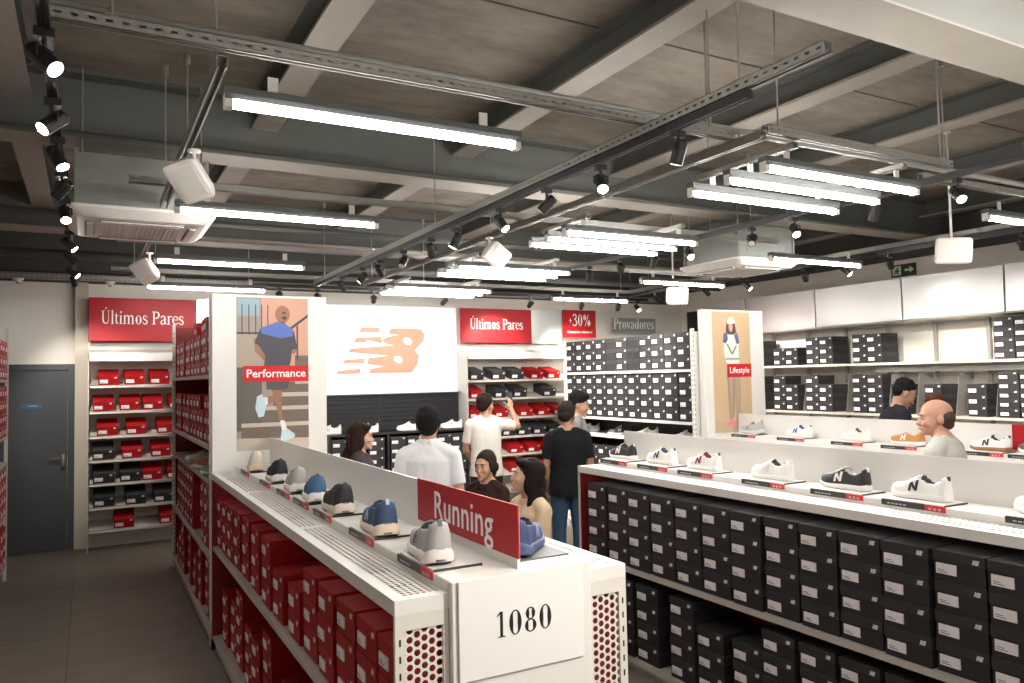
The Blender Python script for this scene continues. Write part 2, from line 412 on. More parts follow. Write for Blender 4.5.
# ------------------------------------------------------------------ shoe boxes
BW, BD, BH = .218, .33, .1225
def logo_pts(s, ox, oz):
    """small slanted NB mark"""
    sh = lambda x, z: (ox + (x + z * .3) * s, oz + z * s)
    N = [sh(*p) for p in ((0, 0), (.22, 0), (.22, .5), (.45, 0), (.6, 0), (.6, 1), (.4, 1), (.4, .5), (.2, 1), (0, 1))]
    B = [sh(*p) for p in ((.66, 0), (1.15, .02), (1.3, .25), (1.12, .52), (1.3, .78), (1.12, 1), (.66, 1))]
    return N, B
def box_proto(name, bm, lm, lab):
    r = empty(name)
    MB().box(-BW / 2 + .003, BW / 2 - .003, .003, BD - .003, 0, BH - .004).build('box_body', bm, r)
    lid = MB().cbox(-BW / 2, BW / 2, 0, BD, BH - .045, BH, .002).build('lid', lm, r)
    p = MB().poly([(-.03, .0), (.03, 0), (.03, .04), (-.03, .04)], lambda u, v, d_: (u, .14 + v, BH + .0002 + d_), 0, .0004)
    if lab:
        L = MB().box(-.093, -.008, -.0015, .003, .027, .070)
        for k in range(2): L.box(-.086, -.045 - .012 * k, -.0019, -.0015, .034 + k * .008, .037 + k * .008, 1)
        L.build('size_label', [LBL, LBLK], r)
        g = MB(); fn = lambda u, v, d_: (u, -d_, v)
        for P in logo_pts(.020, .056, BH - .036): g.poly(P, fn, -.001, .001)
        g.build('box_logo', SILVER, r)
    return r
proto = {}
used = set()
def shoe_box(kind, loc, rz, label, group, plain=False, rx=0):
    key = (kind, plain)
    jit = random.uniform(-.012, .012)
    if key not in proto:
        mats_ = (RBOX, RLID) if kind == 'red' else (KBOX, KLID)
        o = proto[key] = box_proto(kind + '_shoe_box', *mats_, not plain)
        o.location = loc; o.rotation_euler = (rx, 0, rz + jit)
        return tag(o, label, kind + ' shoe box', group)
    return dup(proto[key], loc, rz + jit, rx, label, group)
FX = -PI / 2      # label side faces -X
def box_wall(kind, x, ycols, z0, where, group, hs=1.0, order='far', ws=1.0):
    """ycols: list of (y centre, rows, recess, plain); columns counted from the far end"""
    for ci, c in enumerate(ycols):
        y, n = c[0], c[1]; rec = c[2] if len(c) > 2 else 0; plain = c[3] if len(c) > 3 else False
        dx = random.uniform(0, .014)
        for k in range(n):
            lab = f"{kind} shoe box, {ORD[k]} up, {ORN[ci]} stack from {order} end, {where}"
            o = shoe_box(kind, (x + dx + rec + random.uniform(0, .004), y + random.uniform(-.003, .003), z0 + k * (BH * hs + .0015)), FX, lab, group, plain)
            o.scale = (ws, 1, hs)

# ------------------------------------------------------------------ islands and tall racks
def post(x, y, z1, r, sx=.03, sy=.035, m=None):
    """square upright with a row of slots on its face"""
    b = MB().box(x - sx / 2, x + sx / 2, y - sy / 2, y + sy / 2, 0, z1)
    for k in range(int((z1 - .1) / .05)):
        z = .08 + k * .05
        b.box(x - sx / 2 - .0006, x - sx / 2, y - .004, y + .004, z, z + .022, 1)
        b.box(x - .004, x + .004, y - sy / 2 - .0006, y - sy / 2, z, z + .022, 1)
    return b.build('post', [m or CREAM, GREYPL], r)
def island(name, label, x0, x1, y0, y1, rx0, rx1, dx, mid, base, near_end=True, red=True, ztop=1.26, topm=PERF_TOP):
    r = empty(name, (x0, y0, 0), 0, label, 'display island')
    W, D = x1 - x0, y1 - y0; a, c = rx0 - x0, rx1 - x0
    dk = MB()
    dk.box(0, .035, 0, D, ztop - .004, ztop).box(W - .035, W, 0, D, ztop - .004, ztop)
    dk.box(0, .004, 0, D, ztop - .045, ztop - .004).box(W - .004, W, 0, D, ztop - .045, ztop - .004)
    dk.box(.004, W - .004, .0002, .012, ztop - .0445, ztop - .0042).box(.004, W - .004, D - .012, D - .0002, ztop - .0445, ztop - .0042)
    ys = [0]; 
    while ys[-1] + 1.3 < D - .3: ys.append(ys[-1] + 1.3)
    ys.append(D)
    for i, y in enumerate(ys):
        y_ = min(max(y - .02, 0), D - .04); 
        dk.box(.035, a, y_, y_ + .04, ztop - .004, ztop).box(c, W - .035, y_, y_ + .04, ztop - .004, ztop)
    dk.build('deck_frame', W_PAINT, r)
    pf = MB()
    for i in range(len(ys) - 1):
        for (xa, xb) in ((.035, a), (c, W - .035)):
            pf.add([(xa, ys[i] + .02, ztop - .002), (xb, ys[i] + .02, ztop - .002), (xb, ys[i + 1] - .02, ztop - .002), (xa, ys[i + 1] - .02, ztop - .002)], [(0, 1, 2, 3)])
    pf.build('perforated_deck', topm, r)
    MB().cbox(a, c, .0, D, ztop - .04, ztop + .034, .003).build('riser', W_PAINT, r)
    dv = MB().box(dx - x0 - .005, dx - x0 + .005, .01, D - .01, ztop + .034, ztop + .23)
    for i in range(len(ys) - 1):
        y = (ys[i] + ys[i + 1]) / 2
        dv.box(dx - x0 - .02, dx - x0 + .02, y - .03, y + .03, ztop + .034, ztop + .040, 1)
    dv.build('divider_panel', [mat('satin_panel', (.78, .755, .72), .32), STEEL], r)
    # shelves
    for z in (mid, base):
        MB().box(.012, W - .012, .02, D - .02, z - .028, z).build('shelf', SHELFM, r)
    MB().box(.03, W - .03, .03, D - .03, 0, base - .03).build('plinth', SHELFM, r)
    MB().box(W / 2 - .01, W / 2 + .01, .03, D - .03, base, ztop - .045).build('back_panel', RED_IN if red else SLAT, r)
    for yy, s in ((0, 1), (D, -1)):
        # end: frame strips, perforated sheets, red lining just inside
        ya, yb = (yy, yy + .014) if s > 0 else (yy - .014, yy)
        e = MB()
        for (xa, xb) in ((0, .030), (a - .018, a - .0), (c, c + .018), (W - .030, W)):
            e.box(xa, xb, ya, yb, 0, ztop - .045)
        e.box(0, W, ya, yb, 0, .08).box(.03, a - .018, ya, yb, ztop - .09, ztop - .045).box(c + .018, W - .03, ya, yb, ztop - .09, ztop - .045)
        for k in range(22):
            z = .12 + k * .048
            e.box(.012, .018, ya - .0006 * s if s > 0 else yb, ya if s > 0 else yb + .0006, z, z + .02, 1)
            e.box(W - .018, W - .012, ya - .0006 if s > 0 else yb, ya if s > 0 else yb + .0006, z, z + .02, 1)
        e.build('end_frame', [CREAM, BLKM], r)
        p = MB(); ym = yy + .006 * s
        for (xa, xb) in ((.03, a - .018), (c + .018, W - .03)):
            p.add([(xa, ym, .08), (xb, ym, .08), (xb, ym, ztop - .09), (xa, ym, ztop - .09)], [(0, 1, 2, 3)])
        p.build('end_panel', PERF_END, r)
        yl = yy + .022 * s
        MB().box(.005, W - .005, min(yl, yl + .006 * s), max(yl, yl + .006 * s), base, ztop - .05).build('red_lining', RED_IN, r)
    return r
isl1 = island('display_island', 'white metal display island of red boxes, with the red Running sign', .78, 1.61, 2.15, 5.98, .95, 1.45, 1.2, .735, .10)
isl2 = island('display_island', 'long white island packed with black shoe boxes, nearest on the right', 3.09, 3.92, .9, 4.66, 3.29, 3.73, 3.51, .64, .06, topm=PERF_TOP2)
isl3 = island('display_island', 'white shoe island in front of the Lifestyle poster, behind the bald man', 5.45, 6.30, 1.9, 5.86, 5.66, 6.1, 5.88, .64, .06, topm=PERF_TOP2)

def tall_rack(name, label, x0, x1, y0, y1, ztop, shelves, red=True):
    r = empty(name, (x0, y0, 0), 0, label, 'shelving rack'); W, D = x1 - x0, y1 - y0
    for yy in (.0175, D - .0175):
        for xx in (.015, W - .015): post(xx, yy, ztop, r, m=CREAM if red else W_PAINT)
    post(W / 2 + .03, D / 2, ztop, r)
    for z in shelves: 
        MB().box(.031, W - .031, .013, D - .013, z - .025, z).box(.0, .031, .036, D / 2 - .02, z - .028, z).box(.0, .031, D / 2 + .02, D - .036, z - .028, z).build('shelf', SHELFM if red else W_PAINT, r)
    MB().box(W / 2 - .01, W / 2 + .01, .01, D - .01, .02, ztop - .03).build('back_panel', RED_IN if red else SLAT, r)
    MB().box(.032, W - .032, .004, .012, .02, ztop - .03).build('end_panel', RED_IN if red else W_PAINT, r)
    MB().box(.032, W - .032, D - .012, D - .004, .02, ztop - .03).build('end_panel', RED_IN, r)
    MB().box(.02, W - .02, .04, D - .04, 0, shelves[0] - .027).build('plinth', SHELFM, r)
    return r
rk1 = tall_rack('tall_rack', 'tall rack full of red shoe boxes between aisle and Performance poster', .78, 1.61, 6.04, 8.92, 2.54, [.10, .64, 1.19, 1.44, 1.97])
rk2 = tall_rack('tall_rack', 'tall white rack of stacked black boxes left of the Lifestyle poster', 5.40, 6.28, 5.98, 8.42, 2.37, [.10, .70, 1.20, 1.41, 1.955], red=False)

def column(name, label, x0, x1, y0, y1, z1):
    r = empty(name, ((x0 + x1) / 2, (y0 + y1) / 2, 0), 0, label, 'end column')
    w, dd = (x1 - x0) / 2, (y1 - y0) / 2
    MB().cbox(-w, w, -dd, dd, 0, z1, .004).build('column_body', W_PAINT, r)
    return r
# they stand behind the islands' far ends and cap the tall racks
column('poster_stand', 'white end panel carrying the Performance poster', .79, 1.635, 5.985, 6.035, 2.565)
column('poster_stand', 'white end panel carrying the Lifestyle poster', 5.47, 6.30, 5.875, 5.97, 2.56)

# left wall rack (mostly outside the frame)
lr = empty('edge_rack', (-1.15, 9.2, 0), 0, 'rack of red shoe boxes at the left edge beside the grey door', 'shelving rack')
for yy in (-.02, -1.4, -2.8):
    MB().box(.42, .45, yy - .03, yy, 0, 2.5).build('post', CREAM, lr)
for z in (.18, .65, 1.17, 1.43, 1.98): MB().box(0, .45, -2.77, -.055, z - .025, z).build('shelf', SHELFM, lr)
MB().box(0, .02, -2.8, -.05, 0, 2.5).build('back_panel', RED_IN, lr)

# ---- black boxes on island 2
cols = [(4.483 - i * .2325, 4) for i in range(13)]
box_wall('black', 3.115, cols, .641, 'long island upper tier', 'black boxes on the upper tier of the right island', 1.018, ws=1.02)
cols = [(4.50, 4), (4.265, 4), (4.005 + .0, 4), (3.885 - .11, 4)]
cols = [(4.46, 4), (4.22, 4), (3.885 + .095, 4), (3.64 + .0, 4), (3.41, 3, .0), (3.135, 3, .01), (2.90, 4), (2.655, 4), (2.42, 4), (2.18, 4), (1.94, 4)]
box_wall('black', 3.125, cols, .061, 'long island lower tier', 'black boxes on the lower tier of the right island', .985)
# ---- red boxes on island 1
cols = [(5.84, 3), (5.60, 3), (5.37, 3), (5.13, 3), (4.86, 3), (4.53, 3), (4.20, 3), (3.92, 2), (3.59, 2), (3.33, 3), (3.05, 3), (2.79, 3), (2.55, 3), (2.31, 3)]
box_wall('red', .815, cols, .736, 'Running island upper tier', 'red boxes on the upper tier of the left island', .955)
cols = [(5.72, 3), (5.44, 3, .012), (5.20, 4, .012), (4.83, 3), (4.57, 3), (4.28, 4), (3.80, 3), (3.52, 2), (3.24, 3), (2.96, 3)]
box_wall('red', .825, cols, .101, 'Running island lower tier', 'red boxes on the lower tier of the left island', .955)
# ---- red boxes in the tall rack
ys = [6.21 + .236 * i for i in range(11)][::-1]
box_wall('red', .80, [(y, 3 + (1 if i in (5, 6, 7, 8, 9, 10) and i % 4 != 3 else 0)) if i % 5 else (y, 3) for i, y in enumerate(ys)], 1.971, 'red tall rack top shelf', 'red boxes on the top shelf of the tall rack', .92)
box_wall('red', .80, [(y, (3, 3, 3, 2, 3, 3, 3, 3, 2, 3, 3)[i]) for i, y in enumerate(ys)], 1.441, 'red tall rack second shelf', 'red boxes on the second shelf of the tall rack', 1)
box_wall('red', .80, [(y, 4) for i, y in enumerate(ys) if i not in (6, 7)], .641, 'red tall rack fourth shelf', 'red boxes on the fourth shelf of the tall rack', 1)
box_wall('red', .80, [(y, (2, 3, 4, 0, 4, 0, 3, 4, 0, 4, 3)[i]) for i, y in enumerate(ys) if i not in (3, 5, 8)], .101, 'red tall rack bottom shelf', 'red boxes on the bottom shelf of the tall rack', .94)
# ---- left wall rack boxes face +X
for z0, n, nm in ((.18, 3, 'bottom'), (.65, 4, 'second'), (1.43, 4, 'fourth'), (1.98, 3, 'top')):
    for ci in range(4):
        for k in range(n):
            shoe_box('red', (-.705, 9.02 - ci * .235, z0 + .001 + k * .124), PI / 2, f"red shoe box, {ORD[k]} up, {ORN[ci]} stack from grey door, edge rack {nm} shelf", 'red boxes in the rack at the left edge')
# ---- black boxes in the middle rack
ym = [6.135 + .2135 * i for i in range(11)][::-1]
box_wall('black', 5.415, [(y, 3, 0, i in (4, 6)) for i, y in enumerate(ym)], 1.956, 'middle rack top shelf', 'black boxes on the top shelf of the middle rack', 1.05, ws=.94)
box_wall('black', 5.415, [(y, 4) for y in ym], 1.411, 'middle rack second shelf', 'black boxes on the second shelf of the middle rack', 1.03, ws=.94)
box_wall('black', 5.415, [(y, 3) for y in ym[:7]], .701, 'middle rack lower shelf', 'black boxes on the lower shelf of the middle rack', 1, ws=.94)

# ------------------------------------------------------------------ right wall shelving
rw = empty('long_shelving', (8.8, 1.6, 0), 0, 'long wall shelving with silver header panels and black boxes, right wall', 'wall shelving')
for i in range(12):
    y = .35 + i * .648 + .0
    if y > 7.6: break
    MB().box(.44, .47, y - .02, y + .02, .1, 2.52).build('post', GALV, rw)
for z in (2.0, 1.355, .75, .15):
    ch = MB().box(.0, .44, .05, 7.6, z - .02, z).box(-.004, 0, .05, 7.6, z - .03, z + .002)
    ch.build('shelf', SHELFM, rw)
MB().box(0.0, .44, .05, 7.6, 2.50, 2.515).build('shelf', SHELFM, rw)
yp = [0.05, 1.85, 3.145, 4.36, 5.655, 6.95, 7.6]
for a, b_ in zip(yp[:-1], yp[1:]):
    MB().cbox(-.002, .02, a + .008, b_ - .008, 2.52, 3.04, .003).build('header_panel', PANELM, rw)
for y in (5.36, 5.85, 6.84, 6.22, 4.91, 7.54):
    MB().poly([(0.02, 1.357), (.40, 1.357), (.40, 1.86), (.12, 1.86)], lambda u, v, d_: (u, y - 1.6 + 1.0 + d_ if False else y - 1.0 + d_ - .6, v), 0, .003).build('shelf_divider', GALV, rw)
def rwcols(spec, z0, tier, hs=1.0):
    for ci, (y, n) in enumerate(spec):
        for k in range(n):
            o = shoe_box('black', (8.812 + random.uniform(0, .01), y, z0 + k * (BH * hs + .001)), FX, f"black shoe box, {ORD[k]} up, {ORN[ci]} stack from far end, {tier} right wall shelf", f'black boxes on the {tier} shelf of the right wall')
            o.scale = (1, 1, hs)
rwcols([(8.62, 3), (8.38, 3), (7.935, 2), (7.712, 2), (7.345, 3), (7.122, 3), (6.60, 3), (6.382, 3)], 2.002, 'upper', 1.02)
rwcols([(8.62, 3), (8.38, 4), (7.95, 4), (7.73, 3), (7.37, 4), (7.15, 3), (6.62, 4), (6.40, 4), (6.06, 3), (5.62, 3), (5.11, 3)], 1.357, 'lower', 1.0)
rwcols([(4.79, 4), (4.565, 4)], 2.002, 'upper end', .94)
rwcols([(4.765, 5), (4.54, 5)], 1.357, 'lower end', .82)
# white shelf cards hanging under the upper shelf
for (y, w) in ((6.5, .05), (6.3, .16), (5.85, .5), (5.2, .55)):
    pass
wl = empty('shelf_strip', (9.0, 5.0, 1.88), 0, 'pale inner lip strip under the empty part of the upper right wall shelf', 'shelf strip')
MB().box(0, .012, -.6, 1.5, -.0, .095).build('strip', W_PAINT, wl)  # plain white-painted strip
# dark board on the right wall near the corner
tag(MB().box(9.285, 9.3, 9.72, 10.40, 2.50, 3.0).build('dark_board', BLKM), 'black board high on the right wall near the back corner', 'board')
# exit sign
ex = empty('exit_sign', (9.285, 6.25, 3.2), 0, 'small green and black exit sign with arrow on right wall', 'sign')
MB().box(-.003, .015, -.17, .17, -.08, .08).build('sign_board', mat('exit_dark', (.012, .03, .014), .5), ex)
EXM = mat('exit_pale', (.55, .75, .5), .5)
fe = lambda u, v, d_: (-.003 - d_, -u, v)
MB().poly([(.02, -.015), (.09, -.015), (.09, -.045), (.15, 0), (.09, .045), (.09, .015), (.02, .015)], fe, 0, .002).build('arrow', EXM, ex)
MB().poly([(-.15, -.06), (-.03, -.06), (-.03, .06), (-.15, .06)], fe, 0, .0015).build('running_figure_panel', EXM, ex)
g = MB().poly([(-.10, .03), (-.075, .045), (-.06, .03), (-.08, .015)], fe, .002, .003).poly([(-.12, .02), (-.07, .015), (-.05, -.01), (-.07, -.012), (-.08, -.02), (-.06, -.05), (-.075, -.052), (-.1, -.02), (-.13, -.045), (-.14, -.035), (-.11, -.01)], fe, .002, .003)
g.build('running_figure', mat('exit_figure', (.02, .10, .04), .5), ex)

# ------------------------------------------------------------------ back wall
def wall_sign(name, label, x0, x1, y, z0, z1, m, text=None, cat='sign'):
    r = empty(name, ((x0 + x1) / 2, y, (z0 + z1) / 2), 0, label, cat)
    w, hh = (x1 - x0) / 2, (z1 - z0) / 2
    MB().cbox(-w, w, 0, .03, -hh, hh, .003).build('board', m, r)
    if text: letters('lettering', text, lambda u, v, d_: (u, -d_, v), WHITE, r, -.0005, .003)
    return r
wall_sign('hanging_sign', 'red Últimos Pares sign above the left back rack', .0, 1.16, 10.28, 2.435, 2.95, RED_SIGN, serif('Últimos Pares', .215, .80))
wall_sign('hanging_sign', 'red Últimos Pares sign right of the lit logo wall', 4.81, 6.02, 10.28, 2.44, 2.95, RED_SIGN, serif('Últimos Pares', .215, .80))
s3 = wall_sign('hanging_sign', 'small red +30% sign high on the back wall', 6.62, 7.25, 10.30, 2.53, 2.97, RED_SIGN, moved(serif('+30%', .26, .8), 0, .03))
letters('small_lettering', moved(sans('Desconto adicional', .062), 0, -.13), lambda u, v, d_: (u, -d_, v), WHITE, s3, -.0005, .002)
wall_sign('hanging_sign', 'grey Provadores sign on the back wall', 7.57, 8.49, 10.30, 2.62, 2.86, GREYSIGN, serif('Provadores', .235, .84))
tag(MB().cbox(6.04, 6.60, 10.32, 10.35, 2.43, 2.97, .003).build('metal_sign_panel', PANELM), 'silver metal panel between the Últimos Pares and +30% signs', 'wall panel')
tag(MB().cbox(1.18, 1.75, 10.32, 10.35, 2.43, 2.97, .003).build('metal_sign_panel', PANELM), 'silver metal panel beside the left Últimos Pares sign', 'wall panel')

def sloped_rack(name, label, x0, x1, zs, y=10.1):
    r = empty(name, (x0, y, 0), 0, label, 'wall rack'); W = x1 - x0
    n = max(1, round(W / 1.15)); 
    for i in range(n + 1):
        x = W * i / n
        MB().box(x - .012, x + .012, .3535, .36, 0, 2.42).build('post', CREAM, r)
        MB().poly([(-.01, 0), (.34, 0), (.34, 2.30), (-.01, 2.20)], lambda u, v, d_: (x - .004 + d_, u, v), 0, .008).build('side_panel', CREAM, r) if i in (0, n) else None
    MB().box(0, W, .36, .38, 0, 2.42).build('back_panel', CREAM, r)
    for z in zs:
        s = MB(); t = math.tan(SL)
        s.add([(.014, 0, z - .02), (W - .014, 0, z - .02), (W - .014, 0, z + .012), (.014, 0, z + .012), (.014, .012, z + .012), (W - .014, .012, z + .012), (.014, .012, z), (W - .014, .012, z),
               (.014, .33, z + .33 * t), (W - .014, .33, z + .33 * t), (.014, .33, z + .33 * t - .02), (W - .014, .33, z + .33 * t - .02)],
              [(0, 1, 3, 2), (2, 3, 5, 4), (4, 5, 7, 6), (6, 7, 9, 8), (8, 9, 11, 10), (10, 11, 1, 0), (0, 2, 4, 6, 8, 10), (1, 3, 5, 7, 9, 11)])
        s.build('shelf', SHELFM, r)
    MB().poly([(-.02, 2.19), (.33, 2.19), (.33, 2.34), (-.02, 2.29)], lambda u, v, d_: (.01 + d_, u, v), 0, W - .02).build('canopy', W_PAINT, r)
    return r
SL = math.radians(14)
zr = [1.90, 1.60, 1.315, 1.04, .77, .50, .24]
rr1 = sloped_rack('slope_rack', 'sloping rack of single red and black boxes beside the grey door', .0, 1.17, zr)
rr2 = sloped_rack('slope_rack', 'sloping rack behind the man in white T-shirt with raised arm', 4.82, 7.25, [1.87, 1.60, 1.31, 1.03, .765, .485, .22])
def sl_boxes(rows, zs, where, y=10.1135):
    for ri, row in enumerate(rows):
        for ci, (x, k) in enumerate(row):
            kind = 'red' if k == 'r' else 'black'
            t = math.tan(SL)
            shoe_box(kind, (x, y, zs[ri] + .008), random.uniform(-.008, .008), f"{kind} shoe box, {ORN[ci]} from left, {ORN[ri]} shelf down, {where}", f'boxes on the {where}', rx=SL)
sl_boxes([[(.207, 'r'), (.48, 'r'), (.75, 'r')], [(.155, 'r'), (.43, 'r'), (.677, 'r'), (.96, 'r')], [(.197, 'r'), (.5, 'r'), (.83, 'r')], [(.156, 'k'), (.456, 'r'), (.766, 'r')], [(.16, 'k'), (.44, 'k'), (.67, 'r'), (.94, 'r')], [(.168, 'k'), (.497, 'k'), (.8, 'k')], [(.374, 'r'), (.86, 'r')]], zr, 'left sloping rack')
sl_boxes([[(4.98, 'k'), (5.34, 'k'), (5.66, 'k'), (6.0, 'r'), (6.3, 'r')], [(4.98, 'r'), (5.38, 'k'), (5.70, 'k'), (6.22, 'k')], [(4.96, 'r'), (5.38, 'r'), (5.80, 'r'), (6.11, 'r'), (6.4, 'r')], [(4.96, 'k'), (5.5, 'k'), (5.76, 'k'), (6.03, 'k'), (6.3, 'k')], [(4.98, 'r'), (5.62, 'r'), (5.92, 'r'), (6.2, 'r')], [(4.98, 'r'), (5.62, 'r'), (6.0, 'r'), (6.3, 'r')], [(5.3, 'r'), (5.9, 'k')]], [1.87, 1.60, 1.31, 1.03, .765, .485, .22], 'right sloping rack')

# lit logo wall
lw = empty('logo_sign', (2.76, 10.40, 1.72), 0, 'bright white slatted wall with the big glow-washed red NB logo', 'illuminated sign')
LITW = emit('lit_white', (1, .985, .96), .22)
b = MB()
for k in range(6): b.box(0, 2.03, 0, .05, k * .207, k * .207 + .203)
b.box(0, 2.03, .03, .06, 0, 1.24)
b.build('slat_board', LITW, lw)
MB().box(-.02, 2.05, -.02, .06, 1.24, 1.27).build('top_rail', W_PAINT, lw)
NBM = mat('washed_red_logo', (.78, .36, .25), .6, spec=.2)  # red logo; its paleness from the glow is put into this colour
def zx(px, py):   # zoom-pixel drawing of the mark -> panel metres
    return ((px - 100) * (1.311 / 565) + .20, (470 - py) * (.65 / 290) + .285)
pieces = [[(262, 183), (372, 183), (372, 212), (245, 212)], [(232, 247), (380, 240), (392, 282), (300, 262), (278, 275), (215, 275)],
 [(195, 316), (300, 306), (470, 294), (415, 283), (390, 262), (425, 240), (505, 228), (432, 220), (450, 187), (560, 185), (640, 190), (668, 225), (655, 270), (600, 325), (628, 360), (615, 420), (575, 468), (310, 468), (318, 442), (400, 426), (300, 412), (305, 375), (436, 359), (180, 336)],
 [(158, 384), (280, 377), (275, 408), (146, 404)], [(118, 452), (252, 440), (246, 470), (104, 472)]]
lb = MB()
for P in pieces: lb.poly([zx(*p) for p in P], lambda u, v, d_: (u, -d_, v), 0, .025)
lb.build('logo', NBM, lw)
ho = MB()
for cx, cy in ((552, 268), (490, 385)):
    ho.poly([zx(cx + 28 * math.cos(t) + 8 * math.sin(t), cy + 24 * math.sin(t)) for t in [2 * PI * i / 14 for i in range(14)]], lambda u, v, d_: (u, -d_, v), .0252, .027)
ho.build('logo_counter', LITW, lw)

# black wall under the logo: panel, shoe shelf, boxes
bu = empty('black_display_unit', (2.76, 10.36, 0), 0, 'black slatted wall unit with shoe shelf under the lit logo', 'wall unit')
sb = MB()
for k in range(8): sb.box(0, 2.03, 0, .03, 1.21 + k * .062, 1.21 + k * .062 + .056)
sb.box(0, 2.03, .02, .05, .1, 1.71)
sb.build('slat_panel', SLAT, bu)
MB().box(.795, .815, -.012, 0, 1.2, 1.7).build('seam_strip', BLKM, bu)
MB().box(-.01, 2.04, -.05, .05, 1.705, 1.72).build('ledge', GREYM, bu)
for z in (1.195, .635, .08): MB().box(0, 2.03, -.36, .02, z - .025, z).build('shelf', BLKM, bu)
for x in (0, .80, 2.0): MB().box(x, x + .03, -.35, .02, 0, 1.165).build('upright', BLKM, bu)
def back_cols(xs, z0, n, nm):
    for ci, x in enumerate(xs):
        for k in range(n):
            shoe_box('black', (x, 10.01, z0 + k * .1242), 0, f"black shoe box, {ORD[k]} up, {ORN[ci]} stack from left, {nm} under lit logo", f'black boxes {nm} under the lit logo')
back_cols([2.91, 3.14, 3.37 + .04, 3.72, 3.96, 4.185, 4.41, 4.635], .636, 4, 'upper row')
back_cols([4.185, 4.41, 4.635], .081, 4, 'lower row')

# ------------------------------------------------------------------ signs on islands
sg = empty('aisle_sign', (1.19, 2.56, 1.41), 0, 'red Running sign on the near end of the divider', 'sign')
MB().cbox(-.004, .0035, -.42, .42, -.082, .086, .001).build('board', RED_SIGN, sg)
letters('lettering', sans('Running', .150, .008, 1.04), lambda u, v, d_: (-.004 - d_, -u, v - .004), WHITE, sg, -.0003, .001)
sg.location = (1.19, 2.56, 1.412)
s2 = empty('aisle_sign', (5.868, 2.74, 1.41), 0, 'red sign at the right edge on the far island divider', 'sign')
MB().cbox(-.004, .0035, -.42, .42, -.10, .082, .001).build('board', RED_SIGN, s2)
cd = empty('number_sign', (1.19, 2.115, 1.15), 0, 'white card with the number 1080 on the near island end', 'sign')
MB().cbox(-.222, .222, 0, .008, -.152, .146, .001).build('card', mat('white_card', (.84, .83, .80), .55), cd)
letters('lettering', moved(serif('1080', .106, 1.02), .0, -.014), lambda u, v, d_: (u, -d_, v), BLACKI, cd, -.0003, .001)
# spine cabinet in the middle of island 1's near end
sp = MB().cbox(.17, .67, -.025, .0, .02, 1.294, .003); sp.build('spine_front', W_PAINT, isl1)

# posters ------------------------------------------------------------
def poster(name, label, x0, x1, y, z0, z1, bg, layers, band, text):
    r = empty(name, (x0, y, z0), 0, label, 'poster'); W, H = x1 - x0, z1 - z0
    MB().box(0, W, 0, .003, 0, H).build('sheet', bg, r)
    for i, (nm, col, polys) in enumerate(layers):
        b = MB(); m = mat('poster_' + nm, col, .55)
        for P in polys: b.poly([(max(0, min(W, p[0] * W)), max(0, min(H, p[1] * H))) for p in P], lambda u, v, d_: (u, -d_, v), .0001 + i * .0004, .0004 + i * .0004)
        b.build(nm, m, r)
    i = len(layers)
    bx = band
    MB().box(bx[0] * W, bx[1] * W, -.0012 - i * .0004, 0, bx[2] * H, bx[3] * H).build('title_band', RED_BRIGHT, r)
    cx, cz = (bx[0] + bx[1]) / 2 * W, (bx[2] + bx[3]) / 2 * H
    letters('lettering', text, lambda u, v, d_: (u + cx, -.0012 - i * .0004 - d_, v + cz), WHITE, r, 0, .001)
    return r
def EL(cx, cy, rx, ry, n=14, rot=0):
    return [(cx + rx * math.cos(t) * math.cos(rot) - ry * math.sin(t) * math.sin(rot), cy + rx * math.cos(t) * math.sin(rot) + ry * math.sin(t) * math.cos(rot)) for t in [2 * PI * i / n for i in range(n)]]
steps = []
for i, (yb, xl) in enumerate(((.0, 0), (.10, .05), (.20, .38), (.30, .45), (.38, .55), (.45, .6))): steps.append((yb, xl))
PF = lambda x, y: ((x - 40) / 322, (683 - y) / 653)
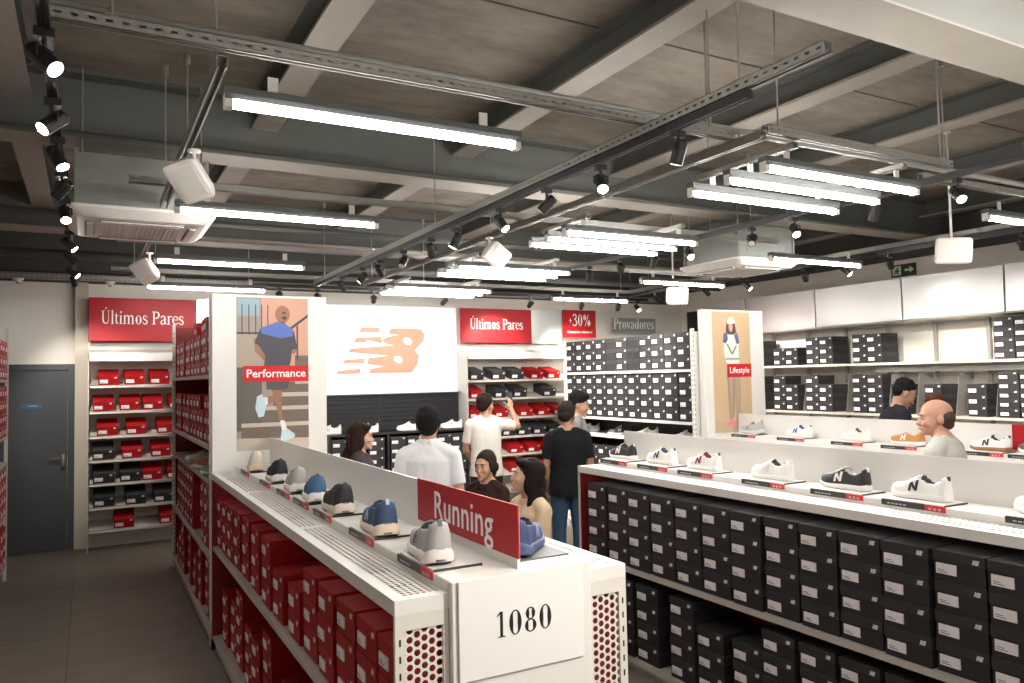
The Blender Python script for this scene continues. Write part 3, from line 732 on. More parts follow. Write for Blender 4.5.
perf_layers = [
 ('brick_wall', (.62, .34, .24), [[PF(150, 32), PF(362, 32), PF(362, 330), PF(150, 330)]]),
 ('left_wall', (.40, .33, .27), [[PF(40, 180), PF(170, 180), PF(170, 330), PF(40, 330)]]),
 ('window', (.30, .42, .5), [[PF(45, 36), PF(140, 36), PF(140, 110), PF(45, 110)]]),
 ('dark_fence', (.13, .115, .10), [[PF(40, 330), PF(150, 330), PF(150, 600), PF(40, 600)]]),
 ('stair_riser', (.17, .13, .105), [[PF(60, 575), PF(362, 575), PF(362, 640), PF(60, 640)], [PF(150, 500), PF(362, 500), PF(362, 575), PF(150, 575)], [PF(200, 450), PF(362, 450), PF(362, 500), PF(200, 500)], [PF(240, 395), PF(362, 395), PF(362, 450), PF(240, 450)], [PF(300, 280), PF(362, 280), PF(362, 395), PF(300, 395)]]),
 ('stair_tread', (.55, .47, .40), [[PF(60, 568), PF(362, 568), PF(362, 585), PF(60, 585)], [PF(160, 498), PF(362, 498), PF(362, 515), PF(160, 515)], [PF(240, 440), PF(362, 440), PF(362, 458), PF(240, 458)], [PF(300, 392), PF(362, 392), PF(362, 404), PF(300, 404)], [PF(40, 630), PF(362, 640), PF(362, 683), PF(40, 683)]]),
 ('railing', (.05, .05, .055), [[PF(x, 60), PF(x + 4, 60), PF(x + 4, 190), PF(x, 190)] for x in (62, 92, 122, 148, 176)] + [[PF(362, 98), PF(362, 110), PF(262, 182), PF(258, 172)], [PF(40, 180), PF(180, 180), PF(180, 187), PF(40, 187)], [PF(308, 150), PF(315, 146), PF(315, 300), PF(308, 300)]]),
 ('arm_and_leg_skin', (.34, .17, .11), [[PF(115, 205), PF(142, 200), PF(160, 265), PF(178, 300), PF(160, 302), PF(120, 262)], [PF(245, 262), PF(300, 245), PF(312, 252), PF(300, 272), PF(262, 276)], [PF(190, 410), PF(240, 410), PF(238, 470), PF(242, 560), PF(228, 562), PF(208, 480)], [PF(160, 462), PF(205, 450), PF(205, 480), PF(168, 492)], EL(.635, .893, .105, .058), [PF(215, 135), PF(255, 130), PF(262, 165), PF(215, 165)]]),
 ('dark_shirt', (.07, .065, .085), [[PF(145, 160), PF(215, 140), PF(258, 148), PF(296, 175), PF(312, 250), PF(285, 256), PF(282, 300), PF(275, 325), PF(160, 325), PF(165, 280), PF(140, 240), PF(118, 225)]]),
 ('blue_yoke', (.10, .16, .48), [[PF(145, 160), PF(215, 136), PF(258, 142), PF(290, 165), PF(290, 195), PF(235, 205), PF(150, 185)]]),
 ('shorts', (.09, .08, .09), [[PF(170, 380), PF(275, 380), PF(268, 420), PF(238, 430), PF(170, 425)]]),
 ('face_detail', (.10, .05, .04), [EL(.66, .868, .035, .012), EL(.655, .902, .03, .006)]),
 ('pale_running_shoe', (.55, .72, .78), [[PF(128, 455), PF(150, 445), PF(170, 490), PF(158, 540), PF(135, 545), PF(120, 505)], [PF(238, 600), PF(262, 596), PF(298, 622), PF(296, 636), PF(240, 655), PF(232, 640)]]),
 ('white_sock', (.8, .78, .75), [[PF(230, 562), PF(250, 560), PF(262, 600), PF(238, 604)], [PF(158, 458), PF(176, 462), PF(176, 488), PF(166, 494)]]),
]
poster('poster', 'Performance poster of a bald runner in dark shirt on stairs', .962, 1.492, 5.983, 1.40, 2.545, mat('poster_ground', (.36, .30, .26), .55), perf_layers, (.085, 1.0, .445, .55), sans('Performance', .085, .014))
LF = lambda x, y: ((x - 203) / 265, (683 - y) / 530 * .66 + .34)
LG = lambda x, y: ((x - 780) / 195, (583 - y) / 525)
life_layers = [
 ('floor_ground', (.55, .42, .28), [[(0, 0), (1, 0), (1, .07), (0, .09)]]),
 ('trousers', (.45, .34, .24), [[LG(850, 330), LG(915, 330), LG(918, 420), LG(908, 530), LG(890, 530), LG(885, 400), LG(872, 530), LG(856, 530), LG(850, 400)]]),
 ('trouser_shade_stripe', (.36, .26, .18), [[LG(880, 350), LG(890, 350), LG(880, 520), LG(872, 520)], [LG(848, 330), LG(856, 330), LG(862, 525), LG(856, 525)]]),
 ('pink_shoe', (.75, .25, .30), [[LG(838, 548), LG(862, 530), LG(885, 535), LG(885, 552), LG(840, 560)], [LG(886, 530), LG(908, 530), LG(916, 545), LG(888, 548)]]),
 ('white_jacket', (.72, .76, .70), [[LG(835, 190), LG(850, 150), LG(900, 150), LG(916, 190), LG(912, 240), LG(915, 290), LG(850, 290), LG(835, 240)]]),
 ('blue_sleeve', (.10, .15, .30), [[LG(832, 190), LG(838, 152), LG(855, 148), LG(858, 180), LG(845, 198)], [LG(890, 160), LG(908, 150), LG(918, 195), LG(902, 200)]]),
 ('green_stripe', (.12, .20, .14), [[LG(850, 200), LG(856, 198), LG(880, 240), LG(874, 244)], [LG(898, 205), LG(903, 208), LG(880, 246), LG(876, 240)], [LG(845, 262), LG(915, 262), LG(915, 267), LG(845, 267)]]),
 ('long_hair', (.12, .07, .05), [[LG(852, 105), LG(895, 105), LG(902, 150), LG(890, 158), LG(860, 158), LG(848, 145)]]),
 ('face', (.62, .38, .28), [EL(*LG(874, 122), .055, .045)]),
 ('white_cap', (.80, .72, .66), [[LG(855, 112), LG(860, 88), LG(875, 78), LG(892, 88), LG(898, 108)]]),
]
poster('poster', 'Lifestyle poster of a woman in white cap on beige ground', 5.575, 6.10, 5.8725, 1.30, 2.54, mat('poster_tan', (.62, .44, .27), .55), life_layers, (.36, 1.0, .455, .565), sans('Lifestyle', .085, .014))

# ------------------------------------------------------------------ sneakers
def interp(t, pts):
    for (a, va), (b_, vb) in zip(pts[:-1], pts[1:]):
        if t <= b_:
            q = (t - a) / (b_ - a) if b_ > a else 0; q = q * q * (3 - 2 * q) * .5 + q * .5
            return va + (vb - va) * q
    return pts[-1][1]
Wp = [(0, .012), (.02, .024), (.06, .033), (.12, .037), (.3, .033), (.45, .036), (.62, .045), (.74, .047), (.86, .041), (.95, .027), (1, .008)]
SHOE_L = .285
_mc = {}
def cm(col, rough=.6, nm='cloth'):
    k = (tuple(round(c, 3) for c in col), rough)
    if k not in _mc: _mc[k] = mat(nm, col, rough, bump=.15, bscale=220)
    return _mc[k]
def sneaker(name, loc, rz, label, group, upper, sole=(.82, .8, .77), logo=None, lining=(.06, .06, .06), style='court', toe=None, heel=None, outsole=None, scale=1.0):
    L = SHOE_L
    r = empty(name, loc, rz, label, 'shoe', group); r.scale = (scale, scale, scale * 1.10)
    run = style == 'run'
    st = (lambda t: interp(t, [(0, .038), (.15, .037), (.5, .030), (.8, .027), (1, .022)])) if run else (lambda t: interp(t, [(0, .030), (.3, .028), (.8, .026), (1, .024)]))
    H_K = 1.0
    lift = (lambda t: interp(t, [(0, .010), (.12, .0), (.7, 0), (1, .018)])) if run else (lambda t: interp(t, [(0, .002), (.1, 0), (.8, 0), (1, .010)]))
    H = [(0, .056), (.04, .072), (.10, .076), (.22, .058), (.33, .060), (.40, .076), (.5, .069), (.62, .054), (.75, .043), (.88, .035), (.96, .024), (1, .008)]
    if run: H = [(0, .058), (.03, .074), (.10, .082), (.2, .078), (.30, .073), (.40, .074), (.5, .066), (.62, .054), (.75, .043), (.88, .035), (.96, .024), (1, .008)]
    ts = [0, .008, .02, .04, .065, .09, .12, .16, .22, .28, .34, .39, .43, .48, .54, .6, .66, .72, .78, .84, .9, .945, .975, .992, 1]
    Y = lambda t: (t - .5) * L
    N = 22
    # sole
    rings = []
    for t in ts:
        w = interp(t, Wp) * (1.12 if run and t < .5 else 1) + (.008 if run else .004); z0 = lift(t); z1 = z0 + st(t)
        rg = []
        for i in range(16):
            a = 2 * PI * i / 16; cx = math.copysign(abs(math.cos(a)) ** .35, math.cos(a)); sz = math.copysign(abs(math.sin(a)) ** .5, math.sin(a))
            fl = 1 + (.05 if run else .02) * (-sz)
            rg.append((w * cx * fl, Y(t), (z0 + z1) / 2 + (z1 - z0) / 2 * sz))
        rings.append(rg)
    MB().loft(rings).build('sole', cm(sole, .5, 'midsole'), r, True)
    if outsole or run:
        rings = []
        for t in ts:
            w = interp(t, Wp) + .003; z0 = lift(t) - .004
            rings.append([(w, Y(t), z0), (w, Y(t), z0 + .008), (-w, Y(t), z0 + .008), (-w, Y(t), z0)])
        o = MB().loft(rings).build('outsole', cm(outsole or (.02, .02, .02), .6, 'rubber'), r); o.location.z = .004
    def section(t, inner=True):
        w = interp(t, Wp) * (1.16 if run and t < .5 else 1.0); h_ = interp(t, H); zb = lift(t) + st(t) - .004
        dip = 0
        if .085 < t < .42: dip = min(1, (t - .085) / .04, (.42 - t) / .05)
        P = []
        for i in range(N + 1):
            a = PI * i / N
            x = -w * math.copysign(abs(math.cos(a)) ** .62, math.cos(a)) ; z = zb + h_ * (math.sin(a) ** .62 if a not in (0, PI) else 0)
            # taper inwards with height at ankle
            k = (z - zb) / max(h_, 1e-4)
            x *= 1 - (.12 if run else .30) * k * (1 if t < .5 else .6)
            if dip > 0 and 5 <= i <= N - 5:
                z = zb + h_ * (1 - .82 * dip) if 6 <= i <= N - 6 else zb + h_ * (math.sin(a) ** .62)
            P.append((x, Y(t), z))
        return P
    rings = [section(t) for t in ts]
    b = MB(); n = N + 1
    v = [p for rg in rings for p in rg]; b.v = v
    for j in range(len(rings) - 1):
        t = (ts[j] + ts[j + 1]) / 2
        for i in range(n - 1):
            b.f.append([j * n + i, j * n + i + 1, (j + 1) * n + i + 1, (j + 1) * n + i])
            inside = .10 < t < .42 and 5 <= i < N - 5
            mi = 1 if inside else (2 if (toe is not None and t > .84) else (3 if (heel is not None and t < .12) else 0))
            b.m.append(mi)
    b.f.append(list(range(n))[::-1]); b.m.append(3 if heel is not None else 0)
    b.f.append(list(range((len(rings) - 1) * n, len(rings) * n))); b.m.append(2 if toe is not None else 0)
    b.build('upper', [cm(upper), cm(lining, .8), cm(toe or upper), cm(heel or upper)], r, True)
    # tongue
    tg = []
    for q in range(5):
        t = .50 - .022 * q; z = lift(t) + st(t) - .004 + interp(.5, H) * .90 + q * .0040; w = .015 + .0015 * q
        tg.append([(-w, Y(t), z - .003), (0, Y(t), z + .003), (w, Y(t), z - .003), (w, Y(t) + .006, z - .006), (0, Y(t) + .006, z), (-w, Y(t) + .006, z - .006)])
    MB().loft(tg).build('tongue', cm(upper if style != 'court' else sole, .7), r, True)
    lc = MB()
    for q in range(5):
        t = .46 + .047 * q; zt = lift(t) + st(t) - .004 + interp(t, H)
        lc.tube((-.021, Y(t), zt - .006), (0, Y(t) + .003, zt + .003), .0028, n=6).tube((0, Y(t) + .003, zt + .003), (.021, Y(t), zt - .006), .0028, n=6)
    lc.build('laces', cm((.75, .73, .7) if lining[0] < .5 else lining, .8), r, True)
    if logo is not None:
        for sd in (-1, 1):
            g = MB()
            def surf(y, k):
                t = y / L + .5; P = section(t); zb = lift(t) + st(t) - .004; z = zb + interp(t, H) * k
                best = P[0]
                for p, q in zip(P[:N // 2], P[1:N // 2 + 1]):
                    if p[2] <= z <= q[2]:
                        s_ = (z - p[2]) / max(1e-6, q[2] - p[2]); best = (p[0] + (q[0] - p[0]) * s_, 0, z); break
                return (sd * (abs(best[0]) + .0018), y, best[2])
            h0, h1 = .18, .78; c0 = .012; ww = .042
            bars = [((0, 0), (.28, 0), (.40, 1), (.12, 1)), ((.66, 0), (.94, 0), (1.06, 1), (.78, 1)), ((.14, 1), (.40, 1), (.92, 0), (.66, 0))]
            for B in bars:
                for s0 in range(3):
                    q = []
                    for (aa, bb) in (((B[0], B[3]), s0), ((B[1], B[2]), s0), ((B[1], B[2]), s0 + 1), ((B[0], B[3]), s0 + 1)):
                        f_ = bb / 3; u = aa[0][0] + (aa[1][0] - aa[0][0]) * f_; w_ = aa[0][1] + (aa[1][1] - aa[0][1]) * f_
                        q.append(surf(c0 - .5 * ww + (1 - u) * ww, h0 + (h1 - h0) * w_))
                    g.add(q, [(0, 1, 2, 3)])
            g.build('side_logo', cm(logo, .5), r)
    b = MB(); t = .0
    zt_ = lift(.03) + st(.03) + interp(.03, H); b.loft([[(x, Y(.0) + dy_, z) for x, z in ((-.006, zt_ - .034), (.006, zt_ - .034), (.006, zt_ + .002), (-.006, zt_ + .002))] for dy_ in (.002, .012)]).build('heel_tab', cm(heel or logo or upper, .6), r)
    return r
def stand(x, y, z, sd_label, side_x, w=.30, group=None):
    """tray under a shoe with black/red price strip on the edge"""
    r = empty('shoe_tray', (x, y, z), 0, sd_label, 'display tray', group)
    MB().box(-.02 + side_x * 0, .15, -.145, .155, 0, .006).build('tray', W_PAINT, r)
    MB().box(-.02, .15, -.150, -.145, 0, .007).build('tray_edge', PLATE, r)
    x0 = side_x
    st_ = MB().box(x0 - .004, x0, -.06, .155, -.024, .003).build('price_strip', PLATE, r)
    MB().box(x0 - .0045, x0, -.155, -.06, -.024, .003).build('price_strip_red', PRICE_R, r)
    m = MB()
    for k in range(3): m.box(x0 - .0052, x0 - .0045, -.135 + k * .022, -.122 + k * .022, -.018, -.008)
    for k in range(5): m.box(x0 - .0052, x0 - .004, .03 + k * .02, .044 + k * .02, -.016, -.010)
    m.build('price_print', mat('price_print', (.45, .42, .42), .5) if 'pp' not in _mc else _mc['pp'], r)
    return r
BLACK, NAVY, GREY, WH = (.02, .02, .022), (.035, .075, .15), (.5, .47, .44), (.80, .78, .75)
nm1 = ['nearest', 'second', 'third', 'fourth', 'fifth', 'sixth', 'farthest']
s1 = [
 (2.40, dict(upper=(.42, .40, .40), sole=(.78, .72, .70), logo=(.16, .16, .2), lining=(.02, .02, .02), style='run', toe=(.62, .4, .38)), 'grey and pink running shoe with black collar below the Running sign'),
 (2.97, dict(upper=NAVY, sole=(.72, .6, .46), logo=(.45, .6, .75), lining=(.03, .05, .1), style='run'), 'navy running shoe with cream sole, second from the Running sign'),
 (3.55, dict(upper=BLACK, sole=(.66, .58, .5), logo=(.05, .05, .05), lining=BLACK, style='run', toe=(.7, .1, .06)), 'black running shoe with orange-red toe on island tray'),
 (3.96, dict(upper=(.05, .13, .26), sole=(.82, .8, .8), logo=(.06, .10, .2), lining=(.02, .05, .1), style='run'), 'bright blue running shoe with white sole on island tray'),
 (4.37, dict(upper=(.42, .40, .37), sole=(.82, .8, .78), logo=(.55, .53, .5), lining=(.1, .1, .1), style='run'), 'light grey running shoe with white sole on island tray'),
 (4.87, dict(upper=(.015, .018, .022), sole=(.82, .8, .78), logo=(.03, .03, .03), lining=BLACK, style='run'), 'black running shoe with white sole, second from the Performance poster'),
 (5.55, dict(upper=(.68, .60, .50), sole=(.78, .6, .45), logo=(.75, .6, .5), lining=(.5, .42, .34), style='run'), 'cream running shoe nearest the Performance poster')]
for i, (y, kw, lab) in enumerate(s1):
    sneaker('running_shoe', (1.02, y + (.06 if i == 0 else .01), 1.3005), -.16 + .05 * (i % 3), lab, 'running shoes on the near side of the left island', scale=1.10, **kw)
    stand(.975, y + .02, 1.2945, f'shoe tray with price strip, {nm1[i]} on the near side of the Running island', -.0252, group='shoe trays of the left island')
sneaker('running_shoe', (1.345, 2.37, 1.3005), -.75, 'navy shoe on the far side behind the Running sign', 'shoes behind the sign', upper=(.03, .045, .12), sole=(.05, .07, .16), logo=(.2, .25, .4), lining=(.02, .02, .05), style='run')
t_ = empty('shoe_tray', (1.33, 2.36, 1.2945), 0, 'grey tray behind the Running sign under a navy shoe', 'display tray')
MB().box(-.11, .11, -.12, .12, 0, .005).build('tray', GREYM, t_)
s2l = [
 (4.50, dict(upper=BLACK, sole=WH, logo=WH, lining=BLACK), 'black sneaker with white sole at the far left of the long island'),
 (4.07, dict(upper=WH, sole=WH, logo=(.03, .045, .12), lining=(.03, .05, .08)), 'white sneaker with navy N, second from the far end'),
 (3.66, dict(upper=WH, sole=WH, logo=(.22, .02, .04), lining=(.12, .02, .03)), 'white sneaker with burgundy N on the long island'),
 (3.11, dict(upper=WH, sole=WH, logo=(.7, .68, .66), lining=(.03, .03, .03)), 'plain white sneaker with black lining on the long island'),
 (2.63, dict(upper=(.02, .02, .021), sole=WH, logo=WH, lining=(.5, .5, .5)), 'dark grey sneaker with white N on the long island'),
 (2.22, dict(upper=WH, sole=WH, logo=(.015, .02, .025), lining=(.05, .05, .06)), 'white sneaker with bold black N, largest in view'),
 (1.66, dict(upper=WH, sole=WH, logo=(.4, .4, .4), lining=(.4, .4, .4)), 'white sneaker cut off by the right edge')]
for i, (y, kw, lab) in enumerate(s2l):
    sneaker('sneaker', (3.40, y + .03, 1.3005), -.05, lab, 'sneakers on the long black-box island', scale=1.03, **kw)
    stand(3.315, y, 1.2945, f'shoe tray with price strip, {ORN[i]} from the far end of the long black-box island', -.0252, group='shoe trays of the long island')
s3l = [
 (5.58, dict(upper=(.45, .45, .44), sole=(.6, .6, .58), logo=(.2, .2, .2), lining=(.2, .2, .2), style='run'), 'grey sneaker on the far island under the Lifestyle poster'),
 (5.00, dict(upper=WH, sole=WH, logo=(.03, .12, .35), lining=(.03, .12, .35)), 'white sneaker with blue N on the far island'),
 (4.40, dict(upper=(.82, .78, .70), sole=(.82, .75, .68), logo=(.8, .75, .65), lining=(.1, .1, .1)), 'off-white sneaker on the far island between blue N and tan shoes'),
 (3.92, dict(upper=(.55, .22, .06), sole=WH, logo=WH, lining=(.7, .65, .6)), 'tan orange sneaker behind the bald man'),
 (3.27, dict(upper=WH, sole=(.30, .13, .06), logo=(.02, .02, .02), lining=(.03, .03, .04)), 'white sneaker with black N and brown gum sole'),
 (2.93, dict(upper=(.1, .1, .1), sole=WH, logo=WH, lining=BLACK), 'dark sneaker at the right edge of the far island')]
for i, (y, kw, lab) in enumerate(s3l):
    sneaker('sneaker', (5.78, y, 1.3005), -.05, lab, 'sneakers on the far right island', scale=1.03, **kw)
    stand(5.685, y, 1.2945, f'shoe tray with price strip, {ORN[i]} from the Lifestyle poster on the far island', -.0252, group='shoe trays of the far island')
# shoes inside the tall racks and on the back wall
for i, (y, u, so, tn) in enumerate(((7.55, (.72, .7, .68), (.3, .3, .3), 'white'), (6.98, (.75, .22, .14), WH, 'white and red'), (6.45, (.15, .5, .22), WH, 'green and white'))):
    sneaker('running_shoe', (.905, y, 1.191), PI / 2 + .15, f'{tn} running shoe on the display shelf of the tall red rack', 'shoes on the display shelf of the tall rack', upper=u, sole=so, logo=WH, lining=BLACK, style='run', scale=1.0)
for i, (y, u) in enumerate(((8.1, (.5, .5, .5)), (7.45, (.03, .03, .03)), (6.95, WH), (6.3, (.55, .55, .55)))):
    sneaker('sneaker', (5.55, y, 1.201), 1.2, f"{('grey','black','white','silver')[i]} sneaker on the dark display shelf of the middle rack", 'shoes on the middle rack display shelf', upper=u, sole=(.7, .7, .7), logo=(.4, .4, .4), lining=BLACK)
for i, (x, rz) in enumerate(((2.80, .3), (3.32, .0), (3.92, .0), (4.58, .0))):
    sneaker('sneaker', (x, 10.17, 1.196), PI / 2 - .1, f"white sneaker on the black shelf under the logo, {ORN[i]} from the left", 'white sneakers under the lit logo', upper=WH, sole=WH, logo=(.5, .5, .5), lining=(.2, .2, .2), scale=1.15)

# ------------------------------------------------------------------ ceiling fittings
SLOTM = perf('slotted_strut', (.36, .35, .32), 0, 2, .05, .045, (.011, .0055), stagger=False, square=True, metal=.4)
def channel(name, label, p0, p1, w=.042, hh=.045, slots=True, cat='strut'):
    """slotted galvanised strut between two points"""
    p0, p1 = Vector(p0), Vector(p1); L = (p1 - p0).length; a = math.atan2(p1.y - p0.y, p1.x - p0.x)
    r = empty(name, p0, a, label, cat, 'galvanised struts hung below the ceiling')
    b = MB().box(0, L, -w / 2, w / 2, hh - .003, hh).box(0, L, -w / 2, -w / 2 + .003, 0, hh).box(0, L, w / 2 - .003, w / 2, 0, hh).box(0, L, -w / 2, -w / 4, 0, .003).box(0, L, w / 4, w / 2, 0, .003)
    b.build('channel', SLOTM if slots else GALV, r)
    # hanger rods
    n = max(2, int(L / 2.2))
    for i in range(n):
        hr = MB(); x = L * (.06 + .88 * i / (n - 1)); hr.tube((x, 0, hh), (x, 0, 3.93 - p0.z), .005, n=6).box(x - .02, x + .02, -.02, .02, hh, hh + .006)
        hr.tube((x, 0, 3.87 - p0.z), (x, 0, 3.93 - p0.z), .018, n=8)
        if not (cat == 'strut' and name == 'cluster_bar'): hr.build('hanger_rod', GALV, r)
    return r
channel('strut_channel', 'long strut crossing above the nearest left tube light', (-.12, 2.86, 3.096), (2.93, 2.86, 3.096))
channel('strut_channel', 'strut running away over the left aisle between white speakers', (.42, 2.90, 3.048), (.42, 5.40, 3.048))
channel('strut_channel', 'strut continuing past the left cassette towards the back wall', (.42, 6.38, 3.048), (.42, 9.2, 3.048))
channel('strut_channel', 'strut carrying the middle spotlight track', (2.33, 1.82, 3.048), (2.33, 9.0, 3.048), .044, .045)
channel('strut_channel', 'strut beside the triple tube clusters, running to the back wall', (2.90, 2.66, 3.048), (2.90, 9.0, 3.048))
channel('strut_channel', 'short strut above the nearest triple tube cluster', (2.96, 2.70, 3.096), (4.50, 2.70, 3.096))
channel('strut_channel', 'cross strut over the second row of tube lights', (.2, 5.02, 3.10), (5.6, 5.02, 3.10))
channel('strut_channel', 'cross strut over the third row of tube lights', (.2, 7.12, 3.10), (7.2, 7.12, 3.10), slots=False)
channel('strut_channel', 'cross strut over the fourth row of tube lights', (.2, 8.98, 3.10), (7.2, 8.98, 3.10), slots=False)
channel('strut_channel', 'strut running above the nearest right tube light', (4.6, 2.95, 3.10), (8.9, 2.95, 3.10), slots=False)
channel('strut_channel', 'strut along the right wall above the silver panels', (7.35, .5, 3.18), (7.35, 9.6, 3.18), slots=False)
channel('strut_channel', 'slotted strut along the top of the back wall', (-1.9, 10.3, 3.14), (8.6, 10.3, 3.14), .03, .08)
# conduits
def pipe(label, pts, rad, m=GALV, name='conduit_pipe'):
    b = MB()
    for p, q in zip(pts[:-1], pts[1:]): b.tube(p, q, rad, n=10)
    for p in pts[1:-1]: b.ell(p, (rad * 1.1,) * 3)
    return tag(b.build(name, m, None, True), label, 'pipe')
pipe('grey conduit pipe beside the nearest cross strut', [(-.12, 2.90, 3.168), (9.2, 2.90, 3.168)], .019, mat('conduit', (.40, .40, .37), .5))
pipe('dark conduit pipe crossing behind the left cassette', [(-2.2, 5.35, 3.45), (9.2, 5.35, 3.45)], .02, BEAMM)
pipe('dark conduit running high above the third light row', [(-2.2, 7.6, 3.4), (9.2, 7.6, 3.4)], .03, BEAMM)
pipe('grey duct pipe running above the fourth light row', [(-2.2, 9.5, 3.32), (9.2, 9.5, 3.32)], .05, BEAMM)
pipe('grey conduit along the right wall below the strut', [(9.0, -1, 3.42), (9.0, 10.4, 3.42)], .022, GALV)

def tube_light(x, y, label, z=2.955, L=1.27, group='fluorescent tube lights'):
    r = empty('ceiling_tube_light', (x, y, z), 0, label, 'tube light', group)
    hs = MB().box(0, L, -.030, .030, .030, .058)
    hs.poly([(-.030, .030), (-.018, .014), (-.022, .012), (-.036, .030)], lambda u, v, d_: (d_, u, v), 0, L).poly([(.030, .030), (.018, .014), (.022, .012), (.036, .030)], lambda u, v, d_: (d_, u, v), 0, L)
    hs.build('housing', GREYM, r)
    MB().tube((.03, 0, 0), (L - .03, 0, 0), .019, n=10).build('tube', TUBE, r, True)
    for xa in (0, L - .03): MB().box(xa, xa + .03, -.022, .022, -.021, .03).build('end_cap', PLASTIC, r)
    for xa in (.16, L - .2): MB().box(xa, xa + .04, -.004, .004, .058, .125).build('bracket', PLASTIC, r)
    return r
TL = None
rows = [(.44, 3.0, 'left column, nearest'), (.45, 4.98, 'left column, second from the camera'), (.48, 7.12, 'left column, third from the camera'), (.52, 9.05, 'left column, nearest the back wall'),
        (5.48, 3.06, 'right column, cut by the right frame edge'), (5.52, 5.03, 'right column, second, below the right cassette strut'), (5.45, 6.85, 'right column, third, beside the white speaker'), (5.45, 8.75, 'right column, nearest the back wall')]
for cy, ys_, w in ((2.9, (2.79, 3.06, 3.37), 'nearest'), (5.0, (4.68, 4.95, 5.22), 'second'), (6.95, (6.55, 6.82, 7.08), 'third'), (8.6, (8.30, 8.57, 8.84), 'farthest')):
    for k, y in enumerate(ys_): rows.append((3.03 + .015 * k, y, f'{w} triple cluster, {("front","middle","rear")[k]} tube'))
for x, y in ((.44, .9), (.44, -1.6), (5.48, .9), (3.05, .65), (3.05, .95), (3.05, -1.6), (3.05, -1.9), (5.48, -1.6)): rows.append((x, y, f'behind the camera at {("left" if x < 1 else "middle" if x < 4 else "right")} column {("near" if y > 0 else "rear")} {"b" if y in (.95, -1.9) else "a"}'))
for x, y, w in rows:
    lab = f'black-topped fluorescent tube light, {w}'
    if TL is None: TL = tube_light(x, y, lab)
    else: dup(TL, (x, y, 2.955), label=lab)
# small carrier strips for the clusters
for i, (y0, y1) in enumerate(((2.72, 3.45), (4.6, 5.3), (6.45, 7.15), (8.2, 8.92))):
    for j, x in enumerate((3.2, 4.1)):
        channel('cluster_bar', f"{('left','right')[j]} carrier bar over the {('nearest','second','third','farthest')[i]} triple tube cluster", (x, y0, 3.060), (x, y1, 3.060), .04, .03, slots=False)

def track(label, x0, y0, x1, y1, z=3.06):
    p0, p1 = Vector((x0, y0, z)), Vector((x1, y1, z)); L = (p1 - p0).length
    r = empty('light_track', p0, math.atan2(y1 - y0, x1 - x0), label, 'light track')
    MB().box(0, L, -.018, .018, .0, .034).box(0, L, -.018, -.006, -.004, 0).box(0, L, .006, .018, -.004, 0).build('rail', BLKM, r)
    return r
track('black light track over the left aisle', -.13, .8, -.13, 9.4, 3.05)
track('black light track under the middle strut', 2.33, 2.2, 2.33, 8.9, 3.012)
track('black light track along the back wall', 1.6, 9.15, 7.4, 9.15, 3.02)
track('black light track right of the triple tube clusters', 4.58, 2.3, 4.58, 8.0, 3.06)
track('black light track in front of the silver right wall panels', 6.95, 2.6, 6.95, 9.0, 3.06)
LIGHTS = []
def spot(x, y, label, aim, lit, z=3.05, energy=0):
    """cylinder spotlight hanging from a track, aimed along a vector"""
    r = empty('track_spotlight', (x, y, z), 0, label, 'spotlight', 'black track spotlights')
    A = Vector(aim).normalized(); c = Vector((0, 0, -.10))
    MB().box(-.03, .03, -.015, .015, -.03, 0).tube((0, 0, -.03), (0, 0, -.065), .008).build('adapter', BLKM, r)
    side = A.cross(Vector((0, 0, 1))); side = side.normalized() if side.length > .01 else Vector((1, 0, 0))
    y_ = MB().tube(Vector((0, 0, -.062)) - side * .036, Vector((0, 0, -.062)) + side * .036, .005, n=6)
    for s in (-1, 1): y_.tube(Vector((0, 0, -.062)) + side * .036 * s, c + side * .036 * s, .005, n=6)
    y_.build('yoke', BLKM, r)
    MB().tube(c - A * .05, c + A * .052, .031, .031, n=16, cap=True).tube(c - A * .060, c - A * .05, .024, .031, n=16).build('lamp_body', BLKM, r, False)
    MB().tube(c + A * .0522, c + A * .054, .026, n=16).build('lens', LAMP if lit else LAMPOFF, r)
    if energy:
        ld = bpy.data.lights.new('spot_beam', 'SPOT'); ld.energy = energy; ld.spot_size = math.radians(58); ld.spot_blend = .7; ld.color = (1, .93, .84); ld.shadow_soft_size = .03
        lo = bpy.data.objects.new('spot_beam', ld); COL.objects.link(lo); lo.parent = r; lo.location = c + A * .075
        lo.rotation_euler = A.to_track_quat('-Z', 'Y').to_euler()
    return r
SE = 110
def sp_row(lst, x, where, z=3.05):
    for i, (y, aim, lit, e) in enumerate(lst): spot(x, y, f'black spotlight, {ORN[i]} from the camera on {where}', aim, lit, z, e)
sp_row([(2.83, (.55, -.35, -.6), 1, 0), (3.51, (-.6, -.3, -.6), 1, 0), (4.05, (.4, -.3, -.8), 1, 0), (4.7, (-.5, .5, -.6), 0, 0), (5.37, (.1, -.5, -.7), 1, 0), (6.5, (.6, -.1, -.6), 1, 0), (7.2, (.6, .3, -.6), 0, 0), (8.1, (.7, -.2, -.6), 1, 0), (8.75, (.1, .8, -.6), 0, SE * .5)], -.13, 'the left aisle track')
sp_row([(2.63, (-.1, .3, -.9), 0, 0), (3.23, (-.25, -.6, -.7), 1, SE * .4), (3.77, (-.5, .4, -.6), 0, 0), (4.34, (.3, -.5, -.7), 1, 0), (5.04, (-.3, .2, -.7), 1, 0), (5.5, (.4, .5, -.6), 0, 0), (6.1, (-.4, -.3, -.6), 0, 0), (6.7, (.5, .5, -.6), 0, 0), (7.2, (-.5, .4, -.6), 1, 0), (7.9, (.5, .4, -.6), 0, SE * .6)], 2.33, 'the middle track', 3.0)
